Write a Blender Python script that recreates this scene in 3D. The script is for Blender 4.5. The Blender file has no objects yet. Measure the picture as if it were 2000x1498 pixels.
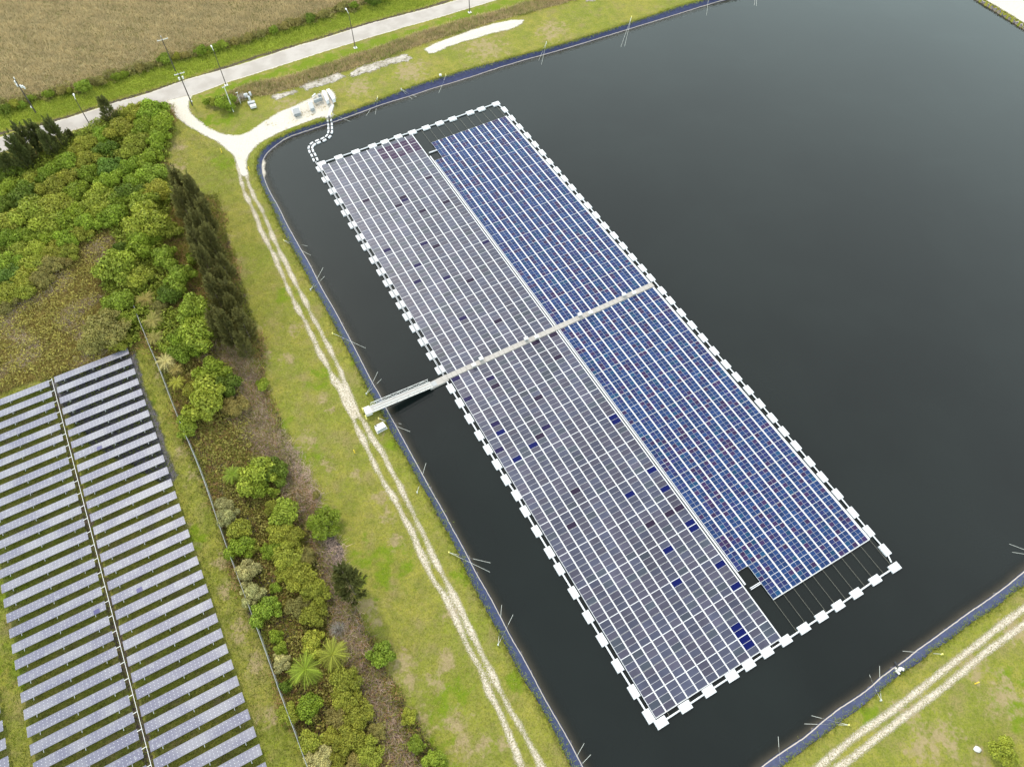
import bpy, math, random
import numpy as np
from mathutils import Matrix, Vector
random.seed(7); rng = np.random.default_rng(7)
SC = bpy.context.scene; COL = SC.collection
# ------------------------------------------------------------------ camera
S = 118.961; F_PX = 1463.2; TH = 0.579569; ROLL = -0.00894
def _cam():
    F = np.array([0, math.sin(TH), -math.cos(TH)]); R = np.array([1, 0, 0.]); U = np.cross(R, F)
    c, s = math.cos(ROLL), math.sin(ROLL)
    return F, c*R+s*U, -s*R+c*U
CF, CR, CU = _cam()
cd = bpy.data.cameras.new('camera'); cam = bpy.data.objects.new('camera', cd); COL.objects.link(cam)
cd.sensor_width = 36; cd.lens = F_PX*36/2000; cd.clip_start = 1; cd.clip_end = 8000
cam.matrix_world = Matrix(((CR[0], CU[0], -CF[0], 0), (CR[1], CU[1], -CF[1], 0), (CR[2], CU[2], -CF[2], S), (0, 0, 0, 1)))
SC.camera = cam
# ------------------------------------------------------------------ sky, sun, exposure
SUN_AZ = math.radians(-33); SUN_EL = math.radians(50)
w = bpy.data.worlds.new('World'); SC.world = w; w.use_nodes = True
nt = w.node_tree; nt.nodes.clear()
out = nt.nodes.new('ShaderNodeOutputWorld'); bg = nt.nodes.new('ShaderNodeBackground')
sky = nt.nodes.new('ShaderNodeTexSky'); sky.sky_type = 'NISHITA'; sky.sun_disc = False
sky.sun_elevation = SUN_EL; sky.sun_rotation = SUN_AZ; sky.dust_density = 3.0; sky.air_density = 1.0
tc = nt.nodes.new('ShaderNodeTexCoord'); nz = nt.nodes.new('ShaderNodeTexNoise'); nz.inputs['Scale'].default_value = 1.6; nz.inputs['Detail'].default_value = 5
rp = nt.nodes.new('ShaderNodeValToRGB'); rp.color_ramp.elements[0].position = .32; rp.color_ramp.elements[1].position = .68
rp.color_ramp.elements[0].color = (.84, .84, .84, 1); rp.color_ramp.elements[1].color = (.93, .93, .93, 1)
mx = nt.nodes.new('ShaderNodeMix'); mx.data_type = 'RGBA'; mx.inputs['B'].default_value = (9.4, 9.2, 9.3, 1)
nt.links.new(tc.outputs['Generated'], nz.inputs['Vector']); nt.links.new(nz.outputs['Fac'], rp.inputs['Fac'])
nt.links.new(rp.outputs['Color'], mx.inputs['Factor']); nt.links.new(sky.outputs['Color'], mx.inputs['A'])
sx = nt.nodes.new('ShaderNodeSeparateXYZ'); nt.links.new(tc.outputs['Generated'], sx.inputs[0])
hz = nt.nodes.new('ShaderNodeMapRange'); nt.links.new(sx.outputs['Z'], hz.inputs[0])      # an overcast that is brighter low down than overhead
hz.inputs[1].default_value = .36; hz.inputs[2].default_value = .92; hz.inputs[3].default_value = 2.45; hz.inputs[4].default_value = .70
vm = nt.nodes.new('ShaderNodeVectorMath'); vm.operation = 'SCALE'; nt.links.new(mx.outputs['Result'], vm.inputs[0]); nt.links.new(hz.outputs[0], vm.inputs['Scale'])
tn_ = nt.nodes.new('ShaderNodeMapRange'); nt.links.new(sx.outputs['Z'], tn_.inputs[0]); tn_.inputs[1].default_value = .42; tn_.inputs[2].default_value = .85
hm = nt.nodes.new('ShaderNodeMix'); hm.data_type = 'RGBA'; hm.inputs['A'].default_value = (.80, 1.0, .985, 1); hm.inputs['B'].default_value = (1, 1, 1, 1); nt.links.new(tn_.outputs[0], hm.inputs['Factor'])   # low cloud is greener than the overhead
vt = nt.nodes.new('ShaderNodeVectorMath'); vt.operation = 'MULTIPLY'; nt.links.new(vm.outputs[0], vt.inputs[0]); nt.links.new(hm.outputs['Result'], vt.inputs[1])
nt.links.new(vt.outputs[0], bg.inputs['Color']); bg.inputs['Strength'].default_value = 0.12
nt.links.new(bg.outputs['Background'], out.inputs['Surface'])
sd_ = bpy.data.lights.new('sun', 'SUN'); sun = bpy.data.objects.new('sun', sd_); COL.objects.link(sun)
sd_.energy = 2.6; sd_.angle = math.radians(8); sd_.color = (1, .91, .80)
sv = Vector((math.sin(SUN_AZ)*math.cos(SUN_EL), math.cos(SUN_AZ)*math.cos(SUN_EL), math.sin(SUN_EL)))
sun.rotation_euler = sv.to_track_quat('Z', 'Y').to_euler(); sun.location = (0, 0, 200)
vs = SC.view_settings; vs.view_transform = 'Standard'; vs.look = 'None'; vs.gamma = 1; vs.exposure = 0.55
SC.cycles.max_bounces = 5; SC.cycles.transparent_max_bounces = 24

# ------------------------------------------------------------------ geometry helpers
WZ = -0.36     # water level
GZ = 0.55      # bank level
def P(x, y, z=GZ):
    d = CF+CR*(x-1000)/F_PX+CU*(749-y)/F_PX
    t = (z-S)/d[2]; return np.array([t*d[0], t*d[1], z])
def PL(l, z=GZ): return np.array([P(a, b, z)[:2] for a, b in l])
E1 = np.array([math.cos(0.4969), math.sin(0.4969)]); E2 = np.array([math.sin(0.4969), -math.cos(0.4969)])

def mesh(name, V, Fs, mats=(), parent=None, attrs=None, smooth=False, fmat=None, facecol=None, link=True):
    """V (n,3); Fs: array (m,k) or list of arrays"""
    me = bpy.data.meshes.new(name)
    V = np.asarray(V, dtype=np.float32); 
    if not isinstance(Fs, list): Fs = [Fs]
    Fs = [np.asarray(f, dtype=np.int32) for f in Fs if len(f)]
    me.vertices.add(len(V)); me.vertices.foreach_set('co', V.ravel())
    loops = np.concatenate([f.ravel() for f in Fs]); n = sum(len(f) for f in Fs)
    tot = np.concatenate([np.full(len(f), f.shape[1], np.int32) for f in Fs]); st = np.concatenate([[0], np.cumsum(tot)[:-1]]).astype(np.int32)
    me.loops.add(len(loops)); me.loops.foreach_set('vertex_index', loops)
    me.polygons.add(n); me.polygons.foreach_set('loop_start', st); me.polygons.foreach_set('loop_total', tot)
    for m in mats: me.materials.append(m)
    if fmat is not None: me.polygons.foreach_set('material_index', np.asarray(fmat, dtype=np.int32))
    me.update(calc_edges=True)
    for k, a in (attrs or {}).items():
        at = me.attributes.new(k, 'FLOAT', 'POINT'); at.data.foreach_set('value', np.asarray(a, dtype=np.float32))
    if facecol is not None:
        at = me.attributes.new('tint', 'FLOAT_COLOR', 'FACE'); fc = np.ones((n, 4), np.float32); fc[:, :3] = facecol
        at.data.foreach_set('color', fc.ravel())
    me.polygons.foreach_set('use_smooth', np.full(n, bool(smooth)))
    if not link: return me
    o = bpy.data.objects.new(name, me); COL.objects.link(o)
    if parent: o.parent = parent
    return o
class MB:
    def __init__(s): s.V = []; s.F = []; s.n = 0
    def add(s, V, F):
        s.V.append(np.asarray(V, float)); s.F += [tuple(int(i)+s.n for i in f) for f in F]; s.n += len(V); return s
    def box(s, c, sz, ang=0., tilt=None):
        c = np.asarray(c, float); x, y, z = np.asarray(sz, float)/2
        v = np.array([[a*x, b*y, d*z] for d in (-1, 1) for a, b in ((-1, -1), (1, -1), (1, 1), (-1, 1))])
        ca, sa = math.cos(ang), math.sin(ang); R = np.array([[ca, -sa, 0], [sa, ca, 0], [0, 0, 1]])
        return s.add(v@R.T+c, [(3, 2, 1, 0), (4, 5, 6, 7), (0, 1, 5, 4), (1, 2, 6, 5), (2, 3, 7, 6), (3, 0, 4, 7)])
    def hexa(s, b, t):
        return s.add(list(b)+list(t), [(3, 2, 1, 0), (4, 5, 6, 7), (0, 1, 5, 4), (1, 2, 6, 5), (2, 3, 7, 6), (3, 0, 4, 7)])
    def tube(s, p, q, r, r2=None, k=6):
        p = np.asarray(p, float); q = np.asarray(q, float); r2 = r if r2 is None else r2
        d = q-p; L = np.linalg.norm(d); 
        if L < 1e-6: return s
        d /= L; a = np.cross(d, [0, 0, 1.]); 
        if np.linalg.norm(a) < .01: a = np.array([1., 0, 0])
        a /= np.linalg.norm(a); b = np.cross(d, a)
        an = np.arange(k)*2*math.pi/k; ring = np.outer(np.cos(an), a)+np.outer(np.sin(an), b)
        V = np.vstack([p+ring*r, q+ring*r2])
        return s.add(V, [(i, (i+1) % k, (i+1) % k+k, i+k) for i in range(k)]+[tuple(range(k))[::-1], tuple(range(k, 2*k))])
    def path(s, pts, r, k=6):
        for a, b in zip(pts[:-1], pts[1:]): s.tube(a, b, r, k=k)
        return s
    def build(s, name, m, parent=None, link=True):
        me = bpy.data.meshes.new(name); me.from_pydata([tuple(v) for v in np.vstack(s.V)], [], s.F); me.materials.append(m); me.update()
        if not link: return me
        o = bpy.data.objects.new(name, me); COL.objects.link(o)
        if parent: o.parent = parent; o.matrix_parent_inverse = Matrix.Translation(-parent.location) if parent.type == 'EMPTY' else Matrix.Identity(4)
        return o
def tag(o, label=None, cat=None, group=None, kind=None):
    if label: o['label'] = label
    if cat: o['category'] = cat
    if group: o['group'] = group
    if kind: o['kind'] = kind
    return o
def thing(name, label, cat, loc=(0, 0, 0), group=None):
    o = bpy.data.objects.new(name, None); COL.objects.link(o); o.location = loc; o.empty_display_size = .5
    return tag(o, label, cat, group)
def dup(o, parent=None):
    c = o.copy(); COL.objects.link(c); c.parent = parent
    if parent: c.matrix_parent_inverse = o.matrix_parent_inverse.copy()
    for ch in list(o.children): dup(ch, c)
    return c
ORD = ['zeroth', 'first', 'second', 'third', 'fourth', 'fifth', 'sixth', 'seventh', 'eighth', 'ninth', 'tenth', 'eleventh', 'twelfth', 'thirteenth', 'fourteenth', 'fifteenth', 'sixteenth', 'seventeenth', 'eighteenth', 'nineteenth', 'twentieth', 'twenty-first', 'twenty-second', 'twenty-third', 'twenty-fourth', 'twenty-fifth', 'twenty-sixth', 'twenty-seventh', 'twenty-eighth', 'twenty-ninth', 'thirtieth', 'thirty-first', 'thirty-second', 'thirty-third', 'thirty-fourth']
# signed distances (positive inside)
def sd_poly(Q, poly):
    poly = np.asarray(poly); n = len(poly); d = np.full(len(Q), 1e18); ins = np.zeros(len(Q), bool)
    for i in range(n):
        a = poly[i]; b = poly[(i+1) % n]; e = b-a; wv = Q-a
        t = np.clip((wv@e)/max(e@e, 1e-9), 0, 1); d = np.minimum(d, ((wv-t[:, None]*e)**2).sum(1))
        if a[1] != b[1]:
            c = ((a[1] <= Q[:, 1]) & (b[1] > Q[:, 1])) | ((b[1] <= Q[:, 1]) & (a[1] > Q[:, 1]))
            xi = a[0]+(Q[:, 1]-a[1])/(b[1]-a[1])*(b[0]-a[0]); ins ^= c & (Q[:, 0] < xi)
    d = np.sqrt(d); return np.where(ins, d, -d)
def sd_line(Q, line, half):
    line = np.asarray(line); best = np.full(len(Q), -1e9); half = np.broadcast_to(half, len(line)) if np.ndim(half) else np.full(len(line), half)
    for i in range(len(line)-1):
        a, b = line[i], line[i+1]; e = b-a; wv = Q-a; t = np.clip((wv@e)/max(e@e, 1e-9), 0, 1)
        best = np.maximum(best, half[i]*(1-t)+half[i+1]*t-np.sqrt(((wv-t[:, None]*e)**2).sum(1)))
    return best
def chaikin(l, closed=False, it=2):
    l = np.asarray(l, float)
    for _ in range(it):
        if closed: nx = np.roll(l, -1, 0); l = np.stack([l*.75+nx*.25, l*.25+nx*.75], 1).reshape(-1, 2)
        else:
            m = np.stack([l[:-1]*.75+l[1:]*.25, l[:-1]*.25+l[1:]*.75], 1).reshape(-1, 2); l = np.vstack([l[:1], m, l[-1:]])
    return l
def grid_pts(x0, x1, y0, y1, res):
    xs = np.arange(x0, x1+res, res); ys = np.arange(y0, y1+res, res); X, Y = np.meshgrid(xs, ys)
    return np.stack([X.ravel(), Y.ravel()], 1), len(xs), len(ys)
def grid_faces(nx, ny):
    i = np.arange(nx*ny).reshape(ny, nx)
    return np.stack([i[:-1, :-1].ravel(), i[:-1, 1:].ravel(), i[1:, 1:].ravel(), i[1:, :-1].ravel()], 1)
def compact(V, F, attrs):
    u, inv = np.unique(F, return_inverse=True); return V[u], inv.reshape(F.shape), {k: a[u] for k, a in attrs.items()}
def sheet(name, sdf, bbox, res, z, m, margin=.8, kind='structure', mound=None):
    Q, nx, ny = grid_pts(*bbox, res); s = sdf(Q); F = grid_faces(nx, ny); F = F[(s[F] > -margin).any(1)]
    zz = np.full(len(Q), z) if np.isscalar(z) else z(Q)
    if mound is not None: zz = zz+mound(s, Q)
    V = np.column_stack([Q, zz]); V, F, A = compact(V, F, {'sd': s})
    o = mesh(name, V, F, [m], attrs=A, smooth=True)
    if kind: o['kind'] = kind
    return o
def bb(pts, pad=2):
    pts = np.asarray(pts); return (pts[:, 0].min()-pad, pts[:, 0].max()+pad, pts[:, 1].min()-pad, pts[:, 1].max()+pad)

# ------------------------------------------------------------------ material helpers
class N:
    def __init__(s, name):
        s.m = bpy.data.materials.new(name); s.m.use_nodes = True; s.t = s.m.node_tree; s.t.nodes.clear()
        s.out = s.t.nodes.new('ShaderNodeOutputMaterial'); s.b = s.t.nodes.new('ShaderNodeBsdfPrincipled')
        s.l(s.b.outputs[0], s.out.inputs['Surface']); s.pos = s.t.nodes.new('ShaderNodeNewGeometry').outputs['Position']
    def l(s, a, b): s.t.links.new(a, b)
    def noise(s, sc, det=3, rough=.55, vec=None, lo=None, hi=None, dist=0):
        n = s.t.nodes.new('ShaderNodeTexNoise'); n.inputs['Scale'].default_value = sc; n.inputs['Detail'].default_value = det; n.inputs['Roughness'].default_value = rough; n.inputs['Distortion'].default_value = dist
        s.l(vec or s.pos, n.inputs['Vector']); o = n.outputs['Fac']
        return s.ramp(o, lo, hi) if lo is not None else o
    def ramp(s, v, lo, hi, a=0., b=1.):
        r = s.t.nodes.new('ShaderNodeMapRange'); r.inputs[1].default_value = lo; r.inputs[2].default_value = hi; r.inputs[3].default_value = a; r.inputs[4].default_value = b
        r.interpolation_type = 'SMOOTHSTEP'; s.l(v, r.inputs[0]); return r.outputs[0]
    def math(s, op, a, b=0., c=None):
        n = s.t.nodes.new('ShaderNodeMath'); n.operation = op
        for i, v in enumerate((a, b, c)):
            if v is None: continue
            if isinstance(v, (int, float)): n.inputs[i].default_value = v
            else: s.l(v, n.inputs[i])
        return n.outputs[0]
    def mix(s, f, a, b):
        n = s.t.nodes.new('ShaderNodeMix'); n.data_type = 'RGBA'
        for k, v in (('Factor', f), ('A', a), ('B', b)):
            i = n.inputs[k]
            if isinstance(v, tuple): i.default_value = v if len(v) == 4 else v+(1,)
            elif isinstance(v, (int, float)): i.default_value = v
            else: s.l(v, i)
        return n.outputs['Result']
    def mul(s, a, b):
        n = s.t.nodes.new('ShaderNodeMix'); n.data_type = 'RGBA'; n.blend_type = 'MULTIPLY'; n.inputs['Factor'].default_value = 1
        for k, v in (('A', a), ('B', b)):
            i = n.inputs[k]
            if isinstance(v, tuple): i.default_value = v if len(v) == 4 else v+(1,)
            else: s.l(v, i)
        return n.outputs['Result']
    def attr(s, name, out='Fac'):
        n = s.t.nodes.new('ShaderNodeAttribute'); n.attribute_name = name; return n.outputs[out]
    def bump(s, h, strength=.4, dist=.1):
        n = s.t.nodes.new('ShaderNodeBump'); n.inputs['Strength'].default_value = strength; n.inputs['Distance'].default_value = dist; s.l(h, n.inputs['Height']); s.l(n.outputs[0], s.b.inputs['Normal'])
    def alpha(s, f):
        s.l(f, s.b.inputs['Alpha'])
    def scale(s, k):
        n = s.t.nodes.new('ShaderNodeMapping'); n.inputs['Scale'].default_value = k; s.l(s.pos, n.inputs['Vector']); return n.outputs[0]
    def done(s, col, rough=.8, spec=.3, ior=None, metal=0):
        i = s.b.inputs
        if isinstance(col, tuple): i['Base Color'].default_value = col if len(col) == 4 else col+(1,)
        else: s.l(col, i['Base Color'])
        if isinstance(rough, (int, float)): i['Roughness'].default_value = rough
        else: s.l(rough, i['Roughness'])
        i['Specular IOR Level'].default_value = spec; i['Metallic'].default_value = metal
        if ior: i['IOR'].default_value = ior
        return s.m
def plain(name, c, rough=.6, var=.12, sc=1.5, spec=.3, metal=0):
    n = N(name); f = n.noise(sc, 4); d = tuple(x*(1-var) for x in c); e = tuple(min(1, x*(1+var)) for x in c)
    return n.done(n.mix(f, d, e), rough, spec, metal=metal)

M = {}
M['white'] = plain('white_plastic', (.455, .46, .48), .5, .13, 1.6)
M['whitemetal'] = plain('pale_metal', (.47, .465, .455), .45, .1, 2)
M['deck'] = plain('walkway_deck', (.27, .25, .235), .75, .1, 1.2)
M['grating'] = plain('gangway_grating', (.30, .285, .275), .6, .12, 5)
M['rope'] = plain('rope', (.42, .43, .40), .8, .1, 6)
M['cable'] = plain('steel_cable', (.16, .15, .12), .7, .2, 2)
M['blackrub'] = plain('black_rubber', (.015, .015, .017), .6, .2, 4)
M['wood'] = plain('treated_pole_wood', (.055, .045, .038), .9, .35, 3)
M['concrete'] = plain('pale_concrete', (.42, .41, .39), .85, .12, 2)
M['greymetal'] = plain('grey_painted_metal', (.24, .25, .26), .5, .1, 3)
M['padgrey'] = plain('weathered_grey_lid', (.19, .20, .21), .6, .12, 2)
M['yellow'] = plain('yellow_painted_post', (.62, .55, .16), .6, .12, 4)
M['bark'] = plain('bark', (.11, .085, .06), .95, .3, 4)
M['ochre'] = plain('bright_yellow_marker', (.7, .48, .04), .6, .08, 4)

# ground -----------------------------------------------------------------
n = N('grass_ground')
n1 = n.noise(.07, 4, .6, lo=.38, hi=.62); n2 = n.noise(.45, 5, .65, lo=.35, hi=.68); n3 = n.noise(2.6, 6, .75, lo=.3, hi=.7); n4 = n.noise(9, 3, .7, lo=.25, hi=.75)
g = n.mix(n1, (.155, .180, .014), (.225, .208, .030)); g = n.mix(n.math('MULTIPLY', n2, .62), g, (.085, .115, .008))
g = n.mix(n.math('MULTIPLY', n3, .5), g, (.205, .17, .07)); g = n.mix(n.math('MULTIPLY', n.noise(.22, 6, .7, lo=.48, hi=.72), .75), g, n.mix(n4, (.17, .135, .055), (.24, .18, .095))); g = n.mix(n.math('MULTIPLY', n.noise(1.1, 6, .8, lo=.5, hi=.75), .5), g, (.06, .10, .006)); g = n.mix(n.math('MULTIPLY', n.noise(4.2, 4, .8, lo=.42, hi=.66), .6), g, (.065, .078, .010)); g = n.mix(n.math('MULTIPLY', n.noise(3.1, 3, .8, lo=.55, hi=.75), .35), g, (.26, .235, .09))
# lush weeds
lush = n.mix(n3, (.095, .145, .008), (.155, .19, .013)); lush = n.mix(n.math('MULTIPLY', n4, .4), lush, (.04, .07, .004))
fl = n.math('ADD', n.attr('lush'), n.math('MULTIPLY', n.math('SUBTRACT', n.noise(.5, 5), .5), 1.4)); g = n.mix(n.ramp(fl, .35, .65), g, lush)
# dry tan
dry = n.mix(n3, (.25, .19, .10), (.16, .125, .055)); dry = n.mix(n.math('MULTIPLY', n4, .35), dry, (.36, .29, .2))
fd = n.math('ADD', n.attr('dry'), n.math('MULTIPLY', n.math('SUBTRACT', n.noise(.8, 6, .7), .5), 1.6)); g = n.mix(n.math('MULTIPLY', n.ramp(fd, .4, .75), .9), g, dry)
# marsh reed litter
mb = n.mix(n3, (.12, .105, .045), (.17, .145, .07)); mb = n.mix(n.noise(.12, 4, lo=.4, hi=.65), mb, n.mix(n4, (.085, .08, .022), (.14, .125, .045)))
fm = n.math('ADD', n.attr('marsh'), n.math('MULTIPLY', n.math('SUBTRACT', n.noise(.3, 4), .5), .8)); g = n.mix(n.ramp(fm, .4, .6), g, mb)
# dark muddy bog
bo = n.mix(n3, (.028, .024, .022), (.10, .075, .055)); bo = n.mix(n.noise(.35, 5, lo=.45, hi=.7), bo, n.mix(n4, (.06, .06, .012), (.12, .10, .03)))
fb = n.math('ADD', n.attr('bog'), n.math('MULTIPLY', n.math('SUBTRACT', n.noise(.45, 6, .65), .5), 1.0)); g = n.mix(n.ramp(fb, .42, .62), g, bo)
n.bump(n.math('ADD', n.math('MULTIPLY', n3, 1.), n4), .55, .12)
M['ground'] = n.done(g, .95, .1)

def frayed(name, colfn, amp=.5, sc=2.2, rough=.9, spec=.15, soft=.06, speck=None):
    n = N(name); c = colfn(n)
    f = n.math('ADD', n.attr('sd'), n.math('MULTIPLY', n.math('SUBTRACT', n.noise(sc, 6, .72), .5), amp*2))
    f = n.math('ADD', f, n.math('MULTIPLY', n.math('SUBTRACT', n.noise(.35, 3), .5), amp*1.2))
    a = n.ramp(f, -soft, soft)
    if speck: a = n.math('MULTIPLY', a, n.noise(speck[0], 5, .7, lo=speck[1], hi=speck[2]))
    n.alpha(a); return n.done(c, rough, spec)
M['gravel'] = frayed('white_limestone_gravel', lambda n: n.mix(n.noise(5, 6, .8, lo=.35, hi=.65), (.32, .29, .235), (.47, .44, .395)), .7, 2.2, soft=.35, speck=(3.0, .22, .40))
M['rut'] = frayed('crushed_shell_track', lambda n: n.mix(n.noise(4, 6, .8, lo=.35, hi=.6), (.27, .225, .16), (.44, .395, .33)), .42, 3.4, soft=.34, speck=(5.5, .33, .54))
M['lime'] = frayed('pale_spoil', lambda n: n.mix(n.noise(.8, 6, .7, lo=.3, hi=.7), (.16, .14, .10), (.36, .33, .30)), 1.1, 1.2, soft=.4, speck=(1.6, .28, .46))
def roadc(n):
    c = n.mix(n.noise(.25, 4, lo=.35, hi=.65), (.27, .245, .225), (.33, .305, .285)); return n.mix(n.math('MULTIPLY', n.noise(7, 5, .8, lo=.3, hi=.7), .35), c, (.19, .17, .155))
M['road'] = frayed('weathered_asphalt', roadc, .12, 1.5, soft=.05)
M['shoulder'] = frayed('pale_road_shoulder', lambda n: n.mix(n.noise(3, 5), (.30, .27, .22), (.46, .42, .37)), .35, 1.4)
M['bogwater'] = frayed('dark_ditch_water', lambda n: n.mix(n.noise(3.5, 6, .8, lo=.45, hi=.65), (.028, .024, .032), (.14, .11, .10)), .75, 1.2, rough=.6, spec=.2, soft=.12)
def linerc(n):
    c = n.mix(n.noise(1.2, 5, lo=.3, hi=.7), (.007, .012, .044), (.014, .021, .070)); st = n.t.nodes.new('ShaderNodeTexNoise')
    c = n.mix(n.math('MULTIPLY', n.noise(6, 4, .8, lo=.5, hi=.8), .4), c, (.07, .07, .09))
    ws = n.attr('wsd'); wn = n.math('ADD', ws, n.math('MULTIPLY', n.math('SUBTRACT', n.noise(1.1, 3), .5), .16))
    band = n.math('MULTIPLY', n.ramp(wn, -.17, -.12), n.ramp(wn, -.03, .02, 1, 0))
    c = n.mix(n.math('MULTIPLY', band, .8), c, (.34, .29, .24)); return n.mix(n.ramp(ws, .02, .25), c, (.085, .068, .045))
M['liner'] = frayed('navy_pond_liner', linerc, .16, 1.8, rough=.55, spec=.35, soft=.04)
# water
n = N('pond_water')
s = n.attr('sd'); c = n.mix(n.noise(.03, 3, lo=.35, hi=.65), (.0046, .0070, .0068), (.0062, .0092, .0088))
n.alpha(n.ramp(n.math('ADD', s, n.math('MULTIPLY', n.math('SUBTRACT', n.noise(.6, 3), .5), .5)), -.2, 2.2, .45, 1.0))
patch = n.noise(.06, 3, .5, lo=.5, hi=.66)
rip = n.noise(2.2, 2, .5, vec=n.scale((.55, 1.5, 1)), dist=.6)
n.bump(n.math('MULTIPLY', rip, n.math('ADD', n.math('MULTIPLY', patch, .55), .12)), .17, .12)
M['water'] = n.done(c, .07, .5, ior=1.33)

# ------------------------------------------------------------------ traced outlines (photo pixels)
OUT_PX = [(1500, -28), (1440, -12), (1350, 5), (1250, 39), (1150, 71), (1075, 93), (1000, 113), (900, 140), (850, 155), (800, 171), (740, 196), (675, 222), (620, 240), (575, 255), (550, 266), (530, 277), (515, 289), (503, 305), (500, 325), (504, 345), (517, 375), (532, 405), (547, 442), (565, 475), (582, 505), (600, 538), (610, 560), (630, 590), (645, 620), (660, 648), (685, 693), (712, 746), (725, 772), (750, 812), (765, 847), (782, 875), (800, 905), (818, 940), (838, 970), (850, 1000), (870, 1032), (890, 1070), (905, 1102), (915, 1128), (935, 1165), (955, 1200), (975, 1238), (998, 1280), (1015, 1316), (1037, 1348), (1060, 1386), (1078, 1418), (1095, 1456), (1115, 1495), (1140, 1545), (1180, 1620), (1250, 1680), (1340, 1660), (1420, 1590), (1470, 1543), (1525, 1498), (1558, 1473), (1590, 1448), (1620, 1428), (1645, 1406), (1680, 1383), (1700, 1366), (1725, 1343), (1750, 1323), (1770, 1308), (1800, 1291), (1818, 1273), (1850, 1253), (1875, 1233), (1905, 1211), (1945, 1186), (1975, 1161), (2000, 1143), (2060, 1096), (2210, 980), (2500, 760), (2700, 560), (2600, 430), (2300, 240), (2120, 120), (2002, 49), (1922, 0), (1850, -45), (1750, -100), (1650, -80)]
WAT_PX = [(1500, -20), (1420, 0), (1380, 11), (1300, 36), (1200, 67), (1100, 98), (1000, 125), (900, 158), (850, 172), (800, 189), (750, 204), (700, 223), (650, 241), (600, 257), (560, 271), (541, 284), (525, 297), (515, 311), (512, 325), (515, 345), (527, 375), (545, 405), (560, 437), (577, 467), (590, 490), (607, 518), (622, 550), (640, 582), (655, 607), (675, 645), (692, 677), (710, 712), (728, 748), (743, 772), (753, 795), (770, 825), (788, 857), (803, 885), (825, 925), (845, 962), (865, 995), (883, 1030), (903, 1065), (920, 1098), (934, 1125), (952, 1155), (970, 1188), (1000, 1247), (1022, 1283), (1045, 1326), (1060, 1356), (1083, 1396), (1108, 1438), (1137, 1493), (1160, 1540), (1200, 1600), (1260, 1640), (1330, 1625), (1400, 1568), (1460, 1520), (1500, 1486), (1522, 1471), (1552, 1451), (1575, 1436), (1600, 1413), (1613, 1403), (1640, 1381), (1670, 1363), (1700, 1341), (1718, 1323), (1745, 1303), (1768, 1288), (1785, 1273), (1820, 1248), (1850, 1226), (1888, 1198), (1925, 1173), (1963, 1146), (1990, 1123), (2050, 1075), (2200, 960), (2480, 745), (2670, 555), (2580, 440), (2280, 248), (2110, 130), (1998, 55), (1912, 2), (1840, -40), (1748, -92), (1650, -72)]
OUT = PL(OUT_PX, GZ); WAT = PL(WAT_PX, WZ)
OUT = chaikin(OUT, True, 1); WAT = chaikin(WAT, True, 1)
def bank(Q):
    so = sd_poly(Q, OUT); sw = sd_poly(Q, WAT)
    t = np.clip(so/np.maximum(so-sw, .05), 0, 1)
    z = np.where(sw > 0, WZ-.45*np.minimum(sw, 4.5), GZ+(WZ-GZ)*t); z = np.where(so < 0, GZ, z)
    return so, sw, z
RU = [(-260, 340), (-100, 300), (0, 270), (112, 239), (195, 213), (230, 201), (280, 188), (322, 173), (362, 158), (400, 148), (435, 138), (500, 119), (562, 97), (640, 75), (715, 50), (785, 32), (850, 15), (900, 0), (1000, -32), (1150, -80)]
RL = [(-260, 372), (-100, 328), (0, 296), (140, 254), (195, 240), (235, 228), (280, 214), (330, 198), (378, 185), (400, 177), (440, 161), (500, 143), (562, 123), (640, 98), (715, 75), (785, 54), (850, 36), (925, 13), (968, 0), (1050, -28), (1200, -78)]
# ---- ground sheet, fine where the photo looks, coarse to the horizon
xs = np.concatenate([[-4000, -2200, -1200, -700, -420, -300, -230, -200], np.arange(-180, 176, .9), [190, 230, 300, 420, 700, 1200, 2200, 4000]])
ys = np.concatenate([[-4000, -2000, -900, -400, -150, -60, -30], np.arange(-8, 232, .9), [245, 280, 340, 450, 700, 1200, 2200, 5000]])
X, Y = np.meshgrid(xs, ys); Q = np.stack([X.ravel(), Y.ravel()], 1); so, sw, zb = bank(Q)
def region(poly, soft=2.): return np.clip(sd_poly(Q, PL(poly))/soft*.5+.5, 0, 1)
MARSH_PX = [(-900, 250), (-100, 225), (0, 197), (75, 190), (150, 172), (200, 156), (260, 138), (330, 117), (400, 99), (470, 81), (540, 58), (600, 42), (660, 24), (720, 6), (800, -25), (900, -200), (-900, -200)]
WEED_PX = [(-200, 260), (0, 205), (75, 197), (150, 178), (200, 160), (260, 142), (330, 120), (400, 102), (470, 84), (540, 60), (600, 44), (660, 27), (720, 8), (780, -15), (900, -40), (860, 5), (800, 22), (700, 48), (600, 80), (500, 108), (430, 132), (350, 158), (270, 183), (200, 203), (130, 226), (70, 243), (0, 257), (-150, 300)]
VERGE2_PX = [(378, 190), (440, 165), (500, 146), (562, 126), (640, 102), (715, 80), (785, 60), (850, 41), (925, 16), (1000, -8), (1080, -30), (1000, 14), (900, 42), (825, 62), (750, 90), (700, 105), (625, 132), (562, 150), (500, 162), (440, 185), (400, 205)]
REED_PX = [(425, 195), (460, 176), (500, 162), (562, 150), (625, 132), (700, 105), (750, 90), (825, 62), (900, 42), (1000, 14), (1100, -12), (1140, -5), (1060, 18), (1000, 33), (950, 47), (875, 70), (800, 95), (725, 122), (650, 147), (575, 172), (530, 185), (495, 188), (460, 205)]
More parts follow.
